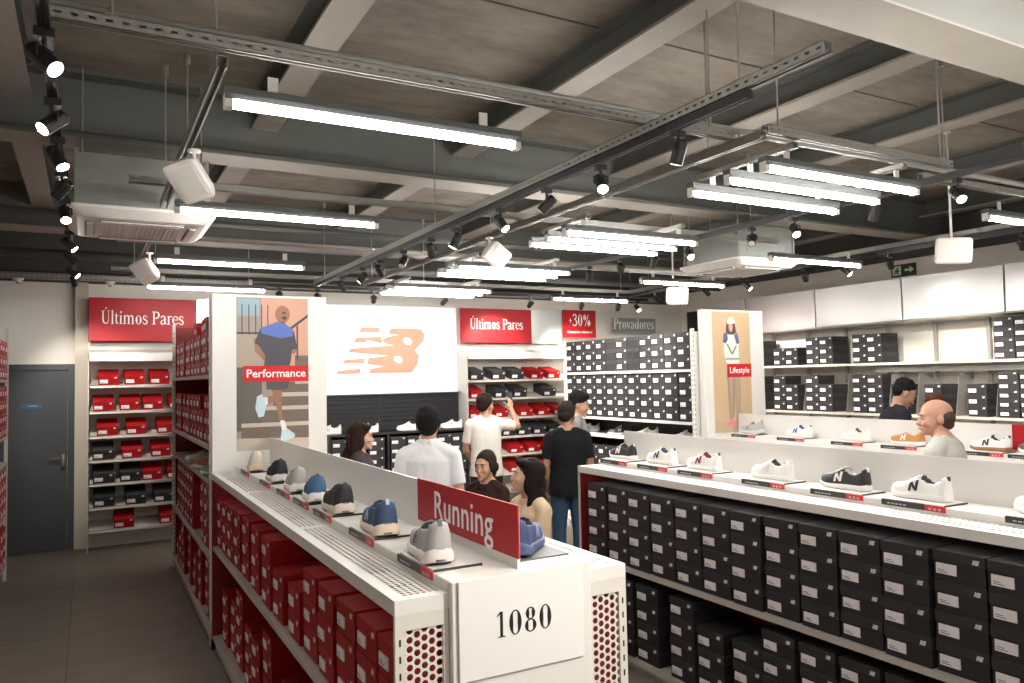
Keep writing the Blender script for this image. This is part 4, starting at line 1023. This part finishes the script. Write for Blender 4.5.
sp_row([(2.71, (-.3, -.6, -.7), 1, SE * .6), (3.27, (.2, .5, -.8), 0, 0), (3.93, (-.35, -.6, -.7), 1, SE * .5), (4.35, (-.5, -.4, -.6), 0, SE * .5), (5.08, (-.2, -.7, -.6), 1, 0), (5.55, (.25, .55, -.4), 0, SE * .8), (6.06, (.4, .45, -.5), 1, SE * .8), (6.6, (.3, .5, -.5), 0, SE * .8)], 4.58, 'the track right of the tube clusters')  # beams towards the middle rack are added to brighten its boxes
sp_row([(3.58, (.7, .3, -.6), 0, SE), (4.82, (.7, .2, -.5), 0, SE * 1.2), (5.32, (.3, -.6, -.7), 1, SE * .5), (5.85, (.7, .3, -.6), 0, SE * 1.2), (6.7, (.3, -.6, -.7), 1, 0), (7.4, (.8, .2, -.5), 0, SE * 1.2), (8.4, (.8, .2, -.5), 0, SE)], 6.95, 'the track before the right wall')
for i, (x, aim, lit, e) in enumerate([(1.95, (.1, .4, -.8), 0, 0), (2.4, (0, -.6, -.6), 1, 0), (3.1, (.2, .9, -.5), 0, 0), (4.05, (-.2, .9, -.5), 0, 0), (5.35, (0, .9, -.45), 0, SE * .5), (6.2, (.3, .7, -.5), 0, SE), (6.85, (.2, .6, -.6), 0, SE * .8), (7.2, (.1, -.6, -.6), 1, SE * .2)]):
    spot(x, 9.15, f'black spotlight, {ORN[i]} from the left on the back wall track', aim, lit, z=3.01, energy=e)

spot(2.33, .35, 'added unseen spotlight brightening the 1080 card', (-.55, .8, -.55), 1, 3.0, SE * .45)  # added out of view to brighten the card
spot(2.33, .05, 'added unseen spotlight brightening the near island end', (-.75, .8, -.8), 1, 3.0, SE * .5)  # second added spot, out of view, for the same island end
track('unseen light track behind the camera holding the added spotlights', 2.33, -2.0, 2.33, .6, 3.0 + .0)  # unseen rail added to carry these two spots

# cassette air conditioners with sheet metal boxes above
def cassette(label, x0, y0, rz=0, s=.84):
    r = empty('air_conditioner', (x0 + s / 2, y0 + s / 2, 3.0), rz, label, 'air conditioner'); h_ = s / 2
    # bevelled panel with rounded corners
    def sq(w, z, rad=.05):
        P = []
        for cx, cy, a0 in ((w - rad, w - rad, 0), (-w + rad, w - rad, 90), (-w + rad, -w + rad, 180), (w - rad, -w + rad, 270)):
            for k in range(5):
                a = math.radians(a0 + 90 * k / 4); P.append((cx + rad * math.cos(a), cy + rad * math.sin(a), z))
        return P
    MB().loft([sq(h_, .04), sq(h_, .02), sq(h_ - .06, -.03), sq(h_ - .10, -.035)]).build('fascia', PLASTIC, r)
    v = MB()
    for s_ in (-1, 1):
        v.box(-h_ * .58, h_ * .58, s_ * h_ * .70 - .028, s_ * h_ * .70 + .028, -.040, -.034).box(s_ * h_ * .70 - .028, s_ * h_ * .70 + .028, -h_ * .58, h_ * .58, -.040, -.034)
    v.build('air_slot', GREYPL, r)
    f_ = MB()
    for s_ in (-1, 1):
        f_.box(-h_ * .56, h_ * .56, s_ * h_ * .70 - .018, s_ * h_ * .70 + .022, -.048, -.041).box(s_ * h_ * .70 - .018, s_ * h_ * .70 + .022, -h_ * .56, h_ * .56, -.048, -.041)
    f_.build('louvre_flap', PLASTIC, r)
    q = h_ * .52
    g = MB().box(-q, q, -q, q, -.038, -.0345, 0)
    n = 16
    for i in range(n + 1):
        t = -q + 2 * q * i / n; g.box(t - .004, t + .004, -q, q, -.046, -.038, 1).box(-q, q, t - .004, t + .004, -.046, -.038, 1)
    g.build('intake_grille', [GREYPL, PLASTIC], r)
    b = MB().box(-h_ * .86, h_ * .86, -h_ * .86, h_ * .86, .04, .38, 0).box(-h_ * .6, h_ * .5, -h_ * .87, -h_ * .86, .10, .32, 0)
    for sx in (-1, 1):
        for sy in (-1, 1): b.box(sx * h_ * .87 - .012, sx * h_ * .87 + .012, sy * h_ * .87 - .012, sy * h_ * .87 + .012, .04, .40, 0)
    b.build('metal_casing', mat('casing_galvanised', (.34, .36, .33), .4, .5, noise=.25, nscale=6), r)
    for sx in (-1, 1):
        for sy in (-1, 1): MB().tube((sx * h_ * .8, sy * h_ * .8, .38), (sx * h_ * .8, sy * h_ * .8, .93), .005, n=6).build('hanger_rod', GALV, r)
cassette('ceiling cassette air conditioner over the left aisle', -.13, 5.42, 0, .88)
cassette('ceiling cassette air conditioner near the right wall', 5.52, 5.42, 0, .88)

# white hanging speakers
CLOTH = mat('speaker_cloth', (.74, .71, .67), .8)
def speaker(label, x, y, z, ang, tilt, turn=0, sc=1.0, zr=3.05):
    """wedge cabinet on a swivel mount; turn rolls the cabinet about its own axis"""
    r = empty('speaker', (x, y, z), 0, label, 'speaker', 'white hanging wedge speakers')
    Q = Matrix.Rotation(ang, 3, 'Z') @ Matrix.Rotation(tilt, 3, 'X') @ Matrix.Rotation(turn, 3, 'Y')
    rg = []
    for (yy, w, h_) in ((-.065, .105, .082), (-.055, .12, .095), (.0, .11, .085), (.07, .065, .055), (.095, .04, .03)):
        P = []
        for i in range(24):
            a = 2 * PI * i / 24; P.append(Q @ Vector((w * sc * math.copysign(abs(math.cos(a)) ** .26, math.cos(a)), yy * sc, h_ * sc * math.copysign(abs(math.sin(a)) ** .26, math.sin(a)))))
        rg.append(P)
    MB().loft(rg).build('cabinet', PLASTIC, r)
    g = MB(); P0 = [Q @ Vector((u * sc, -.0665 * sc, w_ * sc)) for u, w_ in ((-.085, -.065), (.085, -.065), (.085, .065), (-.085, .065))]; P1 = [p + Q @ Vector((0, -.004, 0)) for p in P0]
    g.loft([P0, P1]).build('grille', CLOTH, r)
    m = MB(); c0 = Q @ Vector((0, .08 * sc, 0)); top = Vector((c0.x, c0.y, zr - z - .012))
    m.tube(c0, Vector((c0.x, c0.y, max(c0.z + .05, .06))), .018, n=12).tube(Vector((c0.x, c0.y, max(c0.z + .05, .06))), top, .010, n=10).ell(c0, (.03, .03, .03)).tube(top, top + Vector((0, 0, .010)), .032, n=14)
    m.build('mount', PLASTIC, r, True)
speaker('white wedge speaker hanging above the left cassette', .43, 3.95, 2.90, -.35, .75, PI / 4 + .42, .90)
speaker('small white speaker under the left strut, nearer the back wall', .43, 7.25, 2.89, -.5, .6, PI / 4 + .35, .92)
speaker('white speaker beside the middle track spotlights', 2.86, 5.45, 2.90, .15, .5, .5, .95)
speaker('white speaker hanging before the right wall panels', 6.35, 3.82, 2.90, -.95, .25, .06, 1.15, 3.93)
speaker('white speaker below the far right tube lights', 6.35, 7.3, 2.88, -.4, .2, 0, 1.15, 3.93)
# detectors and dome cameras
def disc(name, label, x, y, z, cat, r_=.06):
    r = empty(name, (x, y, z), 0, label, cat)
    MB().tube((0, 0, 0), (0, 0, -.02), r_, r_ * .95, n=18).tube((0, 0, -.02), (0, 0, -.045), r_ * .7, r_ * .5, n=18).build('housing', PLASTIC, r, False)
    MB().ell((0, 0, -.045), (r_ * .35, r_ * .35, r_ * .3)).build('sensor', GREYPL, r, True)
disc('smoke_detector', 'round smoke detector on the ceiling behind the middle beam, left', 1.80, 7.35, 3.95, 'smoke detector')
disc('smoke_detector', 'round smoke detector on the ceiling, right of centre', 5.30, 6.25, 3.95, 'smoke detector')
for (x, y, lab) in ((-.70, 10.22, 'white dome camera above the grey door'), (.22, 10.22, 'white dome camera above the left Últimos Pares sign'), (7.0, 10.0, 'white dome camera near the Provadores sign')):
    disc('ceiling_camera', lab, x, y, 3.135, 'camera', .055)

# ------------------------------------------------------------------ seat for the two women
bn = empty('bench', (2.80, 5.08, 0), 0, 'low grey fitting bench under the two seated women', 'bench')
MB().cbox(-.20, .16, -.80, .80, .34, .420, .015).build('seat', mat('bench_fabric', (.12, .12, .12), .8), bn)
for sx in (-.16, .12):
    for sy in (-.72, .72): MB().box(sx - .02, sx + .02, sy - .02, sy + .02, 0, .34).build('leg', BLKM, bn)

# ------------------------------------------------------------------ people
def remesh(b, voxel, smooth=4, name='skin_mesh', mats_=None):
    me = b.mesh(name, mats_ or [WALLM]); o = bpy.data.objects.new('tmp', me); COL.objects.link(o)
    m = o.modifiers.new('r', 'REMESH'); m.mode = 'VOXEL'; m.voxel_size = voxel; m.use_smooth_shade = True
    if smooth:
        s = o.modifiers.new('s', 'SMOOTH'); s.factor = .5; s.iterations = smooth
    dg = bpy.context.evaluated_depsgraph_get(); out = bpy.data.meshes.new_from_object(o.evaluated_get(dg))
    bpy.data.objects.remove(o); bpy.data.meshes.remove(me)
    for p in out.polygons: p.use_smooth = True
    return out
def limb(b, pts, nn=12):
    for (p, r1), (q, r2) in zip(pts[:-1], pts[1:]):
        b.tube(p, q, r1, r2, n=nn)
    for p, r1 in pts: b.ell(p, (r1,) * 3, nu=12, nv=8)
def torso(b, rings, n=20):
    R_ = []
    for (c, rx, ry, ax) in rings:
        R_.append([Vector(c) + Matrix.Rotation(ax, 3, 'X') @ Vector((rx * math.copysign(abs(math.cos(t)) ** .85, math.cos(t)), ry * math.sin(t), 0)) for t in [2 * PI * i / n for i in range(n)]])
    b.loft(R_)
def hand(b, wrist, d, palm_n, thumb_side, curl=.35, s=1.0):
    d = Vector(d).normalized(); pn = Vector(palm_n); pn = (pn - d * pn.dot(d)).normalized(); sd = d.cross(pn) * thumb_side
    w = Vector(wrist)
    b.ell(w + d * .045 * s, (.040 * s, .048 * s, .017 * s), Matrix((sd, d, pn)).transposed(), nu=12, nv=8)
    for k, (off, ln) in enumerate(((.028, .068), (.010, .078), (-.009, .072), (-.027, .056))):
        p = w + d * .082 * s + sd * off * s; dd = d.copy()
        for seg in range(3):
            dd = (dd + pn * curl * (.8 + .2 * seg)).normalized(); q = p + dd * ln * s * (.42, .33, .25)[seg]
            b.tube(p, q, (.0088 - .0008 * seg) * s, (.0082 - .0009 * seg) * s, n=8); b.ell(q, ((.0082 - .0009 * seg) * s,) * 3, nu=8, nv=6); p = q
    p = w + d * .025 * s + sd * .030 * s; dd = (d * .6 + sd * .8 + pn * .2).normalized()
    for seg in range(2):
        q = p + dd * (.036, .030)[seg] * s; b.tube(p, q, .0105 * s, .0092 * s, n=8); b.ell(q, (.0092 * s,) * 3, nu=8, nv=6); p = q; dd = (dd + d * .6 + pn * .25).normalized()
SKIN = {}
def person(label, loc, phi, height, skin, hair, hairstyle, shirt, sleeve='short', trousers=(.03, .03, .04), shoes=(.05, .05, .05), sitting=False, head_yaw=0, head_pitch=0, lean=0, arms=None, female=False, collar=False, group=None):
    """front faces local -Y; phi = compass direction the body faces (0 = away from camera, +Y)"""
    k = height / 1.75
    r = empty('person', loc, PI - phi, label, 'person')
    V = lambda x, y, z: Vector((x * k, y * k, z * k))
    drop = .375 if sitting else 0            # pelvis lowered onto the bench
    def T(x, y, z):                         # torso point: leaning about the pelvis
        v = Vector((x, y, z - .95)); v = Matrix.Rotation(lean, 3, 'X') @ v
        return (v + Vector((0, 0, .95 - drop))) * k
    sh = .150 if female else .172
    hc = T(0, -.014, 1.605); HR = Matrix.Rotation(head_yaw, 3, 'Z') @ Matrix.Rotation(head_pitch, 3, 'X')
    hs = k * (1.06 if not female else 1.03)
    def Hd(x, y, z): return hc + HR @ (Vector((x, y, z)) * hs)
    skm = SKIN.setdefault(skin, cm(skin, .5, 'skin'))
    b = MB()
    # trunk
    torso(b, [(T(0, 0, .88), .155, .105, lean), (T(0, 0, .98), .16, .11, lean), (T(0, 0, 1.10), .135, .095, lean), (T(0, -.005, 1.25), .155, .11, lean), (T(0, 0, 1.36), .165, .10, lean), (T(0, .01, 1.42), .13, .08, lean), (T(0, .015, 1.47), .065, .06, lean)])
    b.tube(T(0, .015, 1.42), Hd(0, .012, -.05), .062 * k, .054 * k, n=14)
    for s in (-1, 1): b.tube(T(s * .02, .02, 1.475), T(s * sh, .01, 1.395), .048 * k, .050 * k, n=12)
    # head: cranium, face, jaw, nose, lips, brow, ears
    for c, rad in (((0, .012, .032), (.074, .094, .084)), ((0, -.028, -.022), (.062, .064, .078)), ((0, -.042, -.072), (.042, .044, .036)), ((0, -.080, -.098), (.020, .016, .015)), ((0, -.098, -.030), (.0135, .018, .013)), ((0, -.090, -.008), (.009, .012, .022)), ((0, -.079, .024), (.048, .014, .011)), ((0, -.087, -.062), (.021, .012, .009)), ((-.036, -.068, -.028), (.02, .02, .02)), ((.036, -.068, -.028), (.02, .02, .02)), ((-.076, .012, -.012), (.009, .020, .031)), ((.076, .012, -.012), (.009, .020, .031))):
        b.ell(Hd(*c), tuple(q * hs for q in rad), HR, nu=18, nv=12)
    # legs
    if sitting:
        for s in (-1, 1):
            limb(b, [(V(s * .09, 0, .575), .085 * k), (V(s * .12, -.42, .53), .06 * k), (V(s * .12, -.40, .12), .04 * k), (V(s * .12, -.40, .07), .035 * k)])
            limb(b, [(V(s * .12, -.38, .045), .035 * k), (V(s * .13, -.54, .035), .028 * k)])
    else:
        for s in (-1, 1):
            limb(b, [(V(s * .09, 0, .90), .088 * k), (V(s * .10, -.01, .50), .056 * k), (V(s * .105, .02, .30), .05 * k), (V(s * .105, .02, .08), .036 * k)])
            limb(b, [(V(s * .105, .03, .045), .036 * k), (V(s * .13, -.15, .035), .030 * k)])
    # arms
    A = arms or {}
    AR = {}
    for s, nm in ((-1, 'R'), (1, 'L')):       # front is -Y so the right arm is at -X
        S = T(s * sh, .01, 1.385)
        E, Wr, hd, pn = A.get(nm, ((s * (sh + .045), .02, 1.11), (s * (sh + .05), -.06, .87), (0, -.1, -1), (-s, 0, 0)))
        E = T(*E); Wr = T(*Wr); AR[nm] = (S, E, Wr)
        limb(b, [(S, .052 * k), (E, .040 * k), (Wr, .027 * k)])
    body = b
    # hands kept finer, then joined
    me = remesh(body, .0075 * k, 3)
    hb = MB()
    for s, nm in ((-1, 'R'), (1, 'L')):
        S, E, Wr = AR[nm]; spec = A.get(nm, (0, 0, (0, -.1, -1), (-s, 0, 0)))
        hd_, pn = spec[2], spec[3]
        hand(hb, Wr, hd_, pn, -s if nm == 'R' else s, .30, k)
    hm = remesh(hb, .0042, 1)
    import bmesh
    bm = bmesh.new(); bm.from_mesh(me); bm.from_mesh(hm); bm.to_mesh(me); bm.free(); bpy.data.meshes.remove(hm)
    me.materials.clear(); me.materials.append(skm)
    for p in me.polygons: p.material_index = 0; p.use_smooth = True
    body = link_mesh('body', me, r)
    # eyes, brows, lips
    for s in (-1, 1):
        e = MB().ell(Hd(s * .030, -.0800, .002), (.0125 * hs, .009 * hs, .0062 * hs), HR, nu=10, nv=8, mi=0).ell(Hd(s * .030, -.0868, .002), (.0056 * hs, .004 * hs, .0056 * hs), HR, nu=10, nv=8, mi=1)
        e.build('eye', [cm((.42, .37, .34), .4, 'eye_white'), cm((.02, .015, .01), .2, 'iris')], r, True)
        MB().tube(Hd(s * .014, -.0935, .022), Hd(s * .046, -.083, .026), .0030 * hs, .0022 * hs, n=6).build('eyebrow', cm(tuple(min(1, c * .8) for c in hair), .8), r, True)
    MB().ell(Hd(0, -.0985, -.060), (.020 * hs, .004 * hs, .0045 * hs), HR).build('lips', cm((skin[0] * .8, skin[1] * .45, skin[2] * .45), .5), r, True)
    # hair
    h = MB()
    HE = lambda c, rad: h.ell(Hd(*c), tuple(q * hs for q in rad), HR, nu=18, nv=12)
    if hairstyle == 'short':
        HE((0, .020, .045), (.081, .098, .084)); HE((0, .055, .0), (.070, .058, .072)); HE((0, -.035, .085), (.055, .05, .036))
        HE((-.068, .025, .02), (.016, .035, .04)); HE((.068, .025, .02), (.016, .035, .04))
    elif hairstyle == 'fade':
        HE((0, .022, .050), (.0765, .092, .074)); HE((0, .050, .01), (.066, .058, .062)); HE((-.064, .02, .03), (.014, .03, .03)); HE((.064, .02, .03), (.014, .03, .03))
    elif hairstyle == 'bald':
        HE((0, .046, .002), (.0785, .071, .064)); HE((0, .052, -.04), (.060, .056, .04))
    elif hairstyle == 'bun':
        HE((0, .022, .045), (.081, .098, .084)); HE((0, .05, .0), (.077, .066, .075)); HE((0, .06, -.055), (.068, .045, .055)); HE((0, .135, -.02), (.045, .045, .05)); HE((-.069, .008, .005), (.018, .048, .055)); HE((.069, .008, .005), (.018, .048, .055)); HE((0, .03, .085), (.06, .08, .05))
    elif hairstyle == 'long':
        HE((0, .022, .045), (.084, .100, .086)); HE((0, .06, -.03), (.082, .068, .10))
        HE((0, .070, -.11), (.086, .066, .12)); HE((0, .085, -.21), (.092, .058, .12)); HE((0, .125, -.20), (.075, .05, .12)); HE((-.02, .098, -.32), (.078, .044, .10)); HE((.03, .10, -.35), (.055, .036, .09))
        HE((-.070, .02, -.03), (.020, .055, .09)); HE((.070, .02, -.03), (.020, .055, .09)); HE((-.078, .05, -.14), (.022, .042, .11)); HE((.078, .05, -.14), (.022, .042, .11)); HE((-.085, .04, -.25), (.02, .03, .09)); HE((.085, .04, -.25), (.02, .03, .09))
        HE((-.035, -.045, .085), (.04, .045, .028)); HE((.035, -.045, .085), (.04, .045, .028))
    rnd = random.Random(len(label))
    if hairstyle in ('short', 'fade', 'long'):
        for _ in range(90):
            a_ = rnd.uniform(-1.0, 4.14); e_ = rnd.uniform(.15, 1.45)
            v_ = (math.cos(a_) * math.cos(e_) * .077, math.sin(a_) * math.cos(e_) * .094 + .02, math.sin(e_) * .084 + .044)
            HE(v_, (.008, .010, .0085))
    if hairstyle == 'long':
        for _ in range(46):
            a_ = rnd.uniform(-.3, 3.44); z_ = rnd.uniform(-.34, 0)
            HE((math.cos(a_) * .085, .07 + math.sin(a_) * .058, z_), (.011, .011, .045))
    hme = remesh(h, .006, 1); hme.materials.clear(); hme.materials.append(mat('hair_strands', hair, .75, spec=.15, bump=.4, bscale=90))
    link_mesh('hair', hme, r)
    # shirt
    c = MB(); g = .014
    torso(c, [(T(0, 0, .83), .168 + g * 1.6, .118 + g * 1.6, lean), (T(0, 0, .90), .166 + g * 1.4, .116 + g * 1.4, lean), (T(0, 0, .98), .163 + g, .113 + g, lean), (T(0, 0, 1.10), .142 + g + (.0 if female else .012), .10 + g, lean), (T(0, -.005, 1.25), .157 + g, .112 + g, lean), (T(0, 0, 1.36), .165 + g * .6, .103 + g, lean), (T(0, .008, 1.41), .14, .092, lean), (T(0, .012, 1.462), .080, .074, lean)])
    for s in (-1, 1): c.tube(T(s * .025, .018, 1.458), T(s * sh, .01, 1.388), .058 * k, .063 * k, n=14)
    c.ell(T(0, .03, 1.38), (.14 * k, .075 * k, .07 * k), nu=18)
    for s, nm in ((-1, 'R'), (1, 'L')):
        S, E, Wr = AR[nm]
        if sleeve == 'short':
            m_ = S + (E - S) * .72; c.tube(S, m_, .062 * k, .060 * k, n=14); c.ell(S, (.063 * k,) * 3)
        else:
            c.ell(S, (.063 * k,) * 3); c.tube(S, E, .062 * k, .055 * k, n=14); c.ell(E, (.055 * k,) * 3); c.tube(E, E + (Wr - E) * .94, .055 * k, .042 * k, n=14)
    if collar:
        for q in range(10):
            a = 2 * PI * q / 10; p = T(.060 * math.cos(a), .012 + .056 * math.sin(a), 1.492); c.ell(p, (.024 * k, .024 * k, .022 * k), nu=8, nv=6)
    cme = remesh(c, .0095, 3); cme.materials.clear(); cme.materials.append(mat('shirt_cloth', shirt, .9, spec=.15, bump=.5, bscale=14))
    link_mesh('shirt', cme, r)
    # trousers
    t = MB(); g = .016
    torso(t, [(T(0, 0, .84), .16 + g, .11 + g, 0), (T(0, 0, .95), .165 + g, .112 + g, lean), (T(0, 0, 1.0), .158 + g, .108 + g, lean)])
    for s in (-1, 1):
        if sitting: limb(t, [(V(s * .09, 0, .575), .10 * k), (V(s * .12, -.42, .53), .075 * k), (V(s * .12, -.41, .14), .060 * k)])
        else: limb(t, [(V(s * .085, 0, .88), .10 * k), (V(s * .10, -.005, .50), .073 * k), (V(s * .105, .02, .12), .06 * k)])
    tme = remesh(t, .011, 3); tme.materials.clear(); tme.materials.append(cm(trousers, .8, 'trouser_cloth'))
    link_mesh('trousers', tme, r)
    for s in (-1, 1):
        if sitting: p0, p1 = V(s * .12, -.38, .05), V(s * .13, -.57, .035)
        else: p0, p1 = V(s * .105, .04, .05), V(s * .13, -.17, .035)
        f_ = MB().ell((p0 + p1) / 2 - Vector((0, 0, .0)), (.048 * k, .145 * k, .042 * k)).ell(p0 + Vector((0, 0, .02)), (.047 * k, .055 * k, .055 * k))
        for i, v in enumerate(f_.v):
            if v[2] < .004: f_.v[i] = (v[0], v[1], .004)
        f_.build('shoe', cm(shoes, .5), r, True)
    return r
SK1, SK2, SK3 = (.52, .29, .19), (.34, .18, .11), (.62, .37, .27)
R_ = math.radians
def placed(px, py, pz, **kw): return person(loc=(px, py, 0), **kw)
person('man with black hair in a white shirt seen from behind', (2.09, 5.03, 0), R_(28), 1.725, SK1, (.010, .009, .010), 'short', (.80, .80, .82), collar=True, trousers=(.03, .03, .05))
person('woman with long dark brown hair in profile beside the white shirt', (1.94, 6.12, 0), R_(112), 1.575, SK3, (.030, .012, .009), 'long', (.06, .05, .05), female=True)
person('man in white T-shirt raising a phone before the back rack', (3.85, 7.62, 0), R_(24), 1.755, SK1, (.022, .013, .009), 'short', (.82, .76, .68), trousers=(.012, .012, .015), head_yaw=R_(-38),
       arms={'R': ((-.36, -.10, 1.36), (-.30, -.22, 1.55), (.1, -.25, 1), (.6, -.8, 0)), 'L': ((.22, -.05, 1.12), (.16, -.22, .98), (-.2, -.7, -.6), (-1, 0, 0))})
_a = PI - R_(24); _k = 1.755 / 1.75; _w = Vector((-.285, -.262, 1.655)) * _k
ph = empty('phone', (3.85 + _w.x * math.cos(_a) - _w.y * math.sin(_a), 7.62 + _w.x * math.sin(_a) + _w.y * math.cos(_a), _w.z), _a, 'dark phone held up by the man in white T-shirt', 'phone')
MB().cbox(-.038, .038, -.004, .004, -.07, .085, .003).build('case', BLKM, ph)
MB().box(-.034, .034, .0041, .005, -.062, .077).build('screen', mat('phone_glass', (.05, .07, .10), .1), ph)
person('man in black T-shirt and jeans standing with his back to us', (3.95, 6.12, 0), R_(30), 1.68, SK2, (.022, .016, .014), 'short', (.010, .010, .011), trousers=(.025, .06, .12), head_yaw=R_(-25), head_pitch=R_(8))
person('black-haired man in grey shirt half hidden behind the black T-shirt', (4.42, 6.64, 0), R_(125), 1.765, SK1, (.008, .008, .009), 'short', (.22, .22, .23), head_pitch=R_(14))
SIT = {'R': ((-.20, -.08, 1.12), (-.10, -.30, 1.00), (.3, -1, -.3), (0, 0, -1)), 'L': ((.20, -.08, 1.12), (.10, -.30, 1.00), (-.3, -1, -.3), (0, 0, -1))}
person('seated woman in brown top with tied dark hair', (2.83, 5.61, 0), R_(238), 1.695, SK1, (.022, .014, .010), 'bun', (.030, .014, .011), sitting=True, female=True, arms=SIT, trousers=(.03, .03, .04))
person('seated woman with long dark hair and beige jacket', (2.63, 4.57, 0), R_(266), 1.745, SK3, (.013, .008, .008), 'long', (.66, .50, .33), sleeve='long', sitting=True, female=True, arms=SIT, head_yaw=R_(-20), head_pitch=R_(-12), trousers=(.03, .04, .07))
person('balding man in light grey T-shirt facing left', (4.92, 3.03, 0), R_(-12), 1.73, (.50, .27, .18), (.075, .05, .035), 'bald', (.50, .49, .45), trousers=(.05, .05, .06), head_yaw=R_(36), head_pitch=R_(2), lean=R_(7))
person('man with short black hair in dark shirt leaning by the right wall', (6.72, 4.80, 0), R_(122), 1.86, SK1, (.015, .013, .013), 'fade', (.030, .030, .038), head_pitch=R_(34), lean=R_(16))
person('person with brown hair mostly hidden behind the balding man', (6.95, 4.42, 0), R_(35), 1.68, SK1, (.07, .022, .010), 'short', (.1, .1, .1), head_pitch=R_(10))

# ------------------------------------------------------------------ world and view
w = bpy.data.worlds.new('world'); SC.world = w; w.use_nodes = True
w.node_tree.nodes['Background'].inputs[0].default_value = (.9, .93, 1, 1); w.node_tree.nodes['Background'].inputs[1].default_value = .02
SC.view_settings.view_transform = 'Standard'; SC.view_settings.look = 'None'; SC.view_settings.gamma = 1; SC.view_settings.exposure = 1.4
SC.view_settings.use_curve_mapping = False
SC.cycles.max_bounces = 8; SC.cycles.transparent_max_bounces = 16; SC.cycles.sample_clamp_indirect = 8
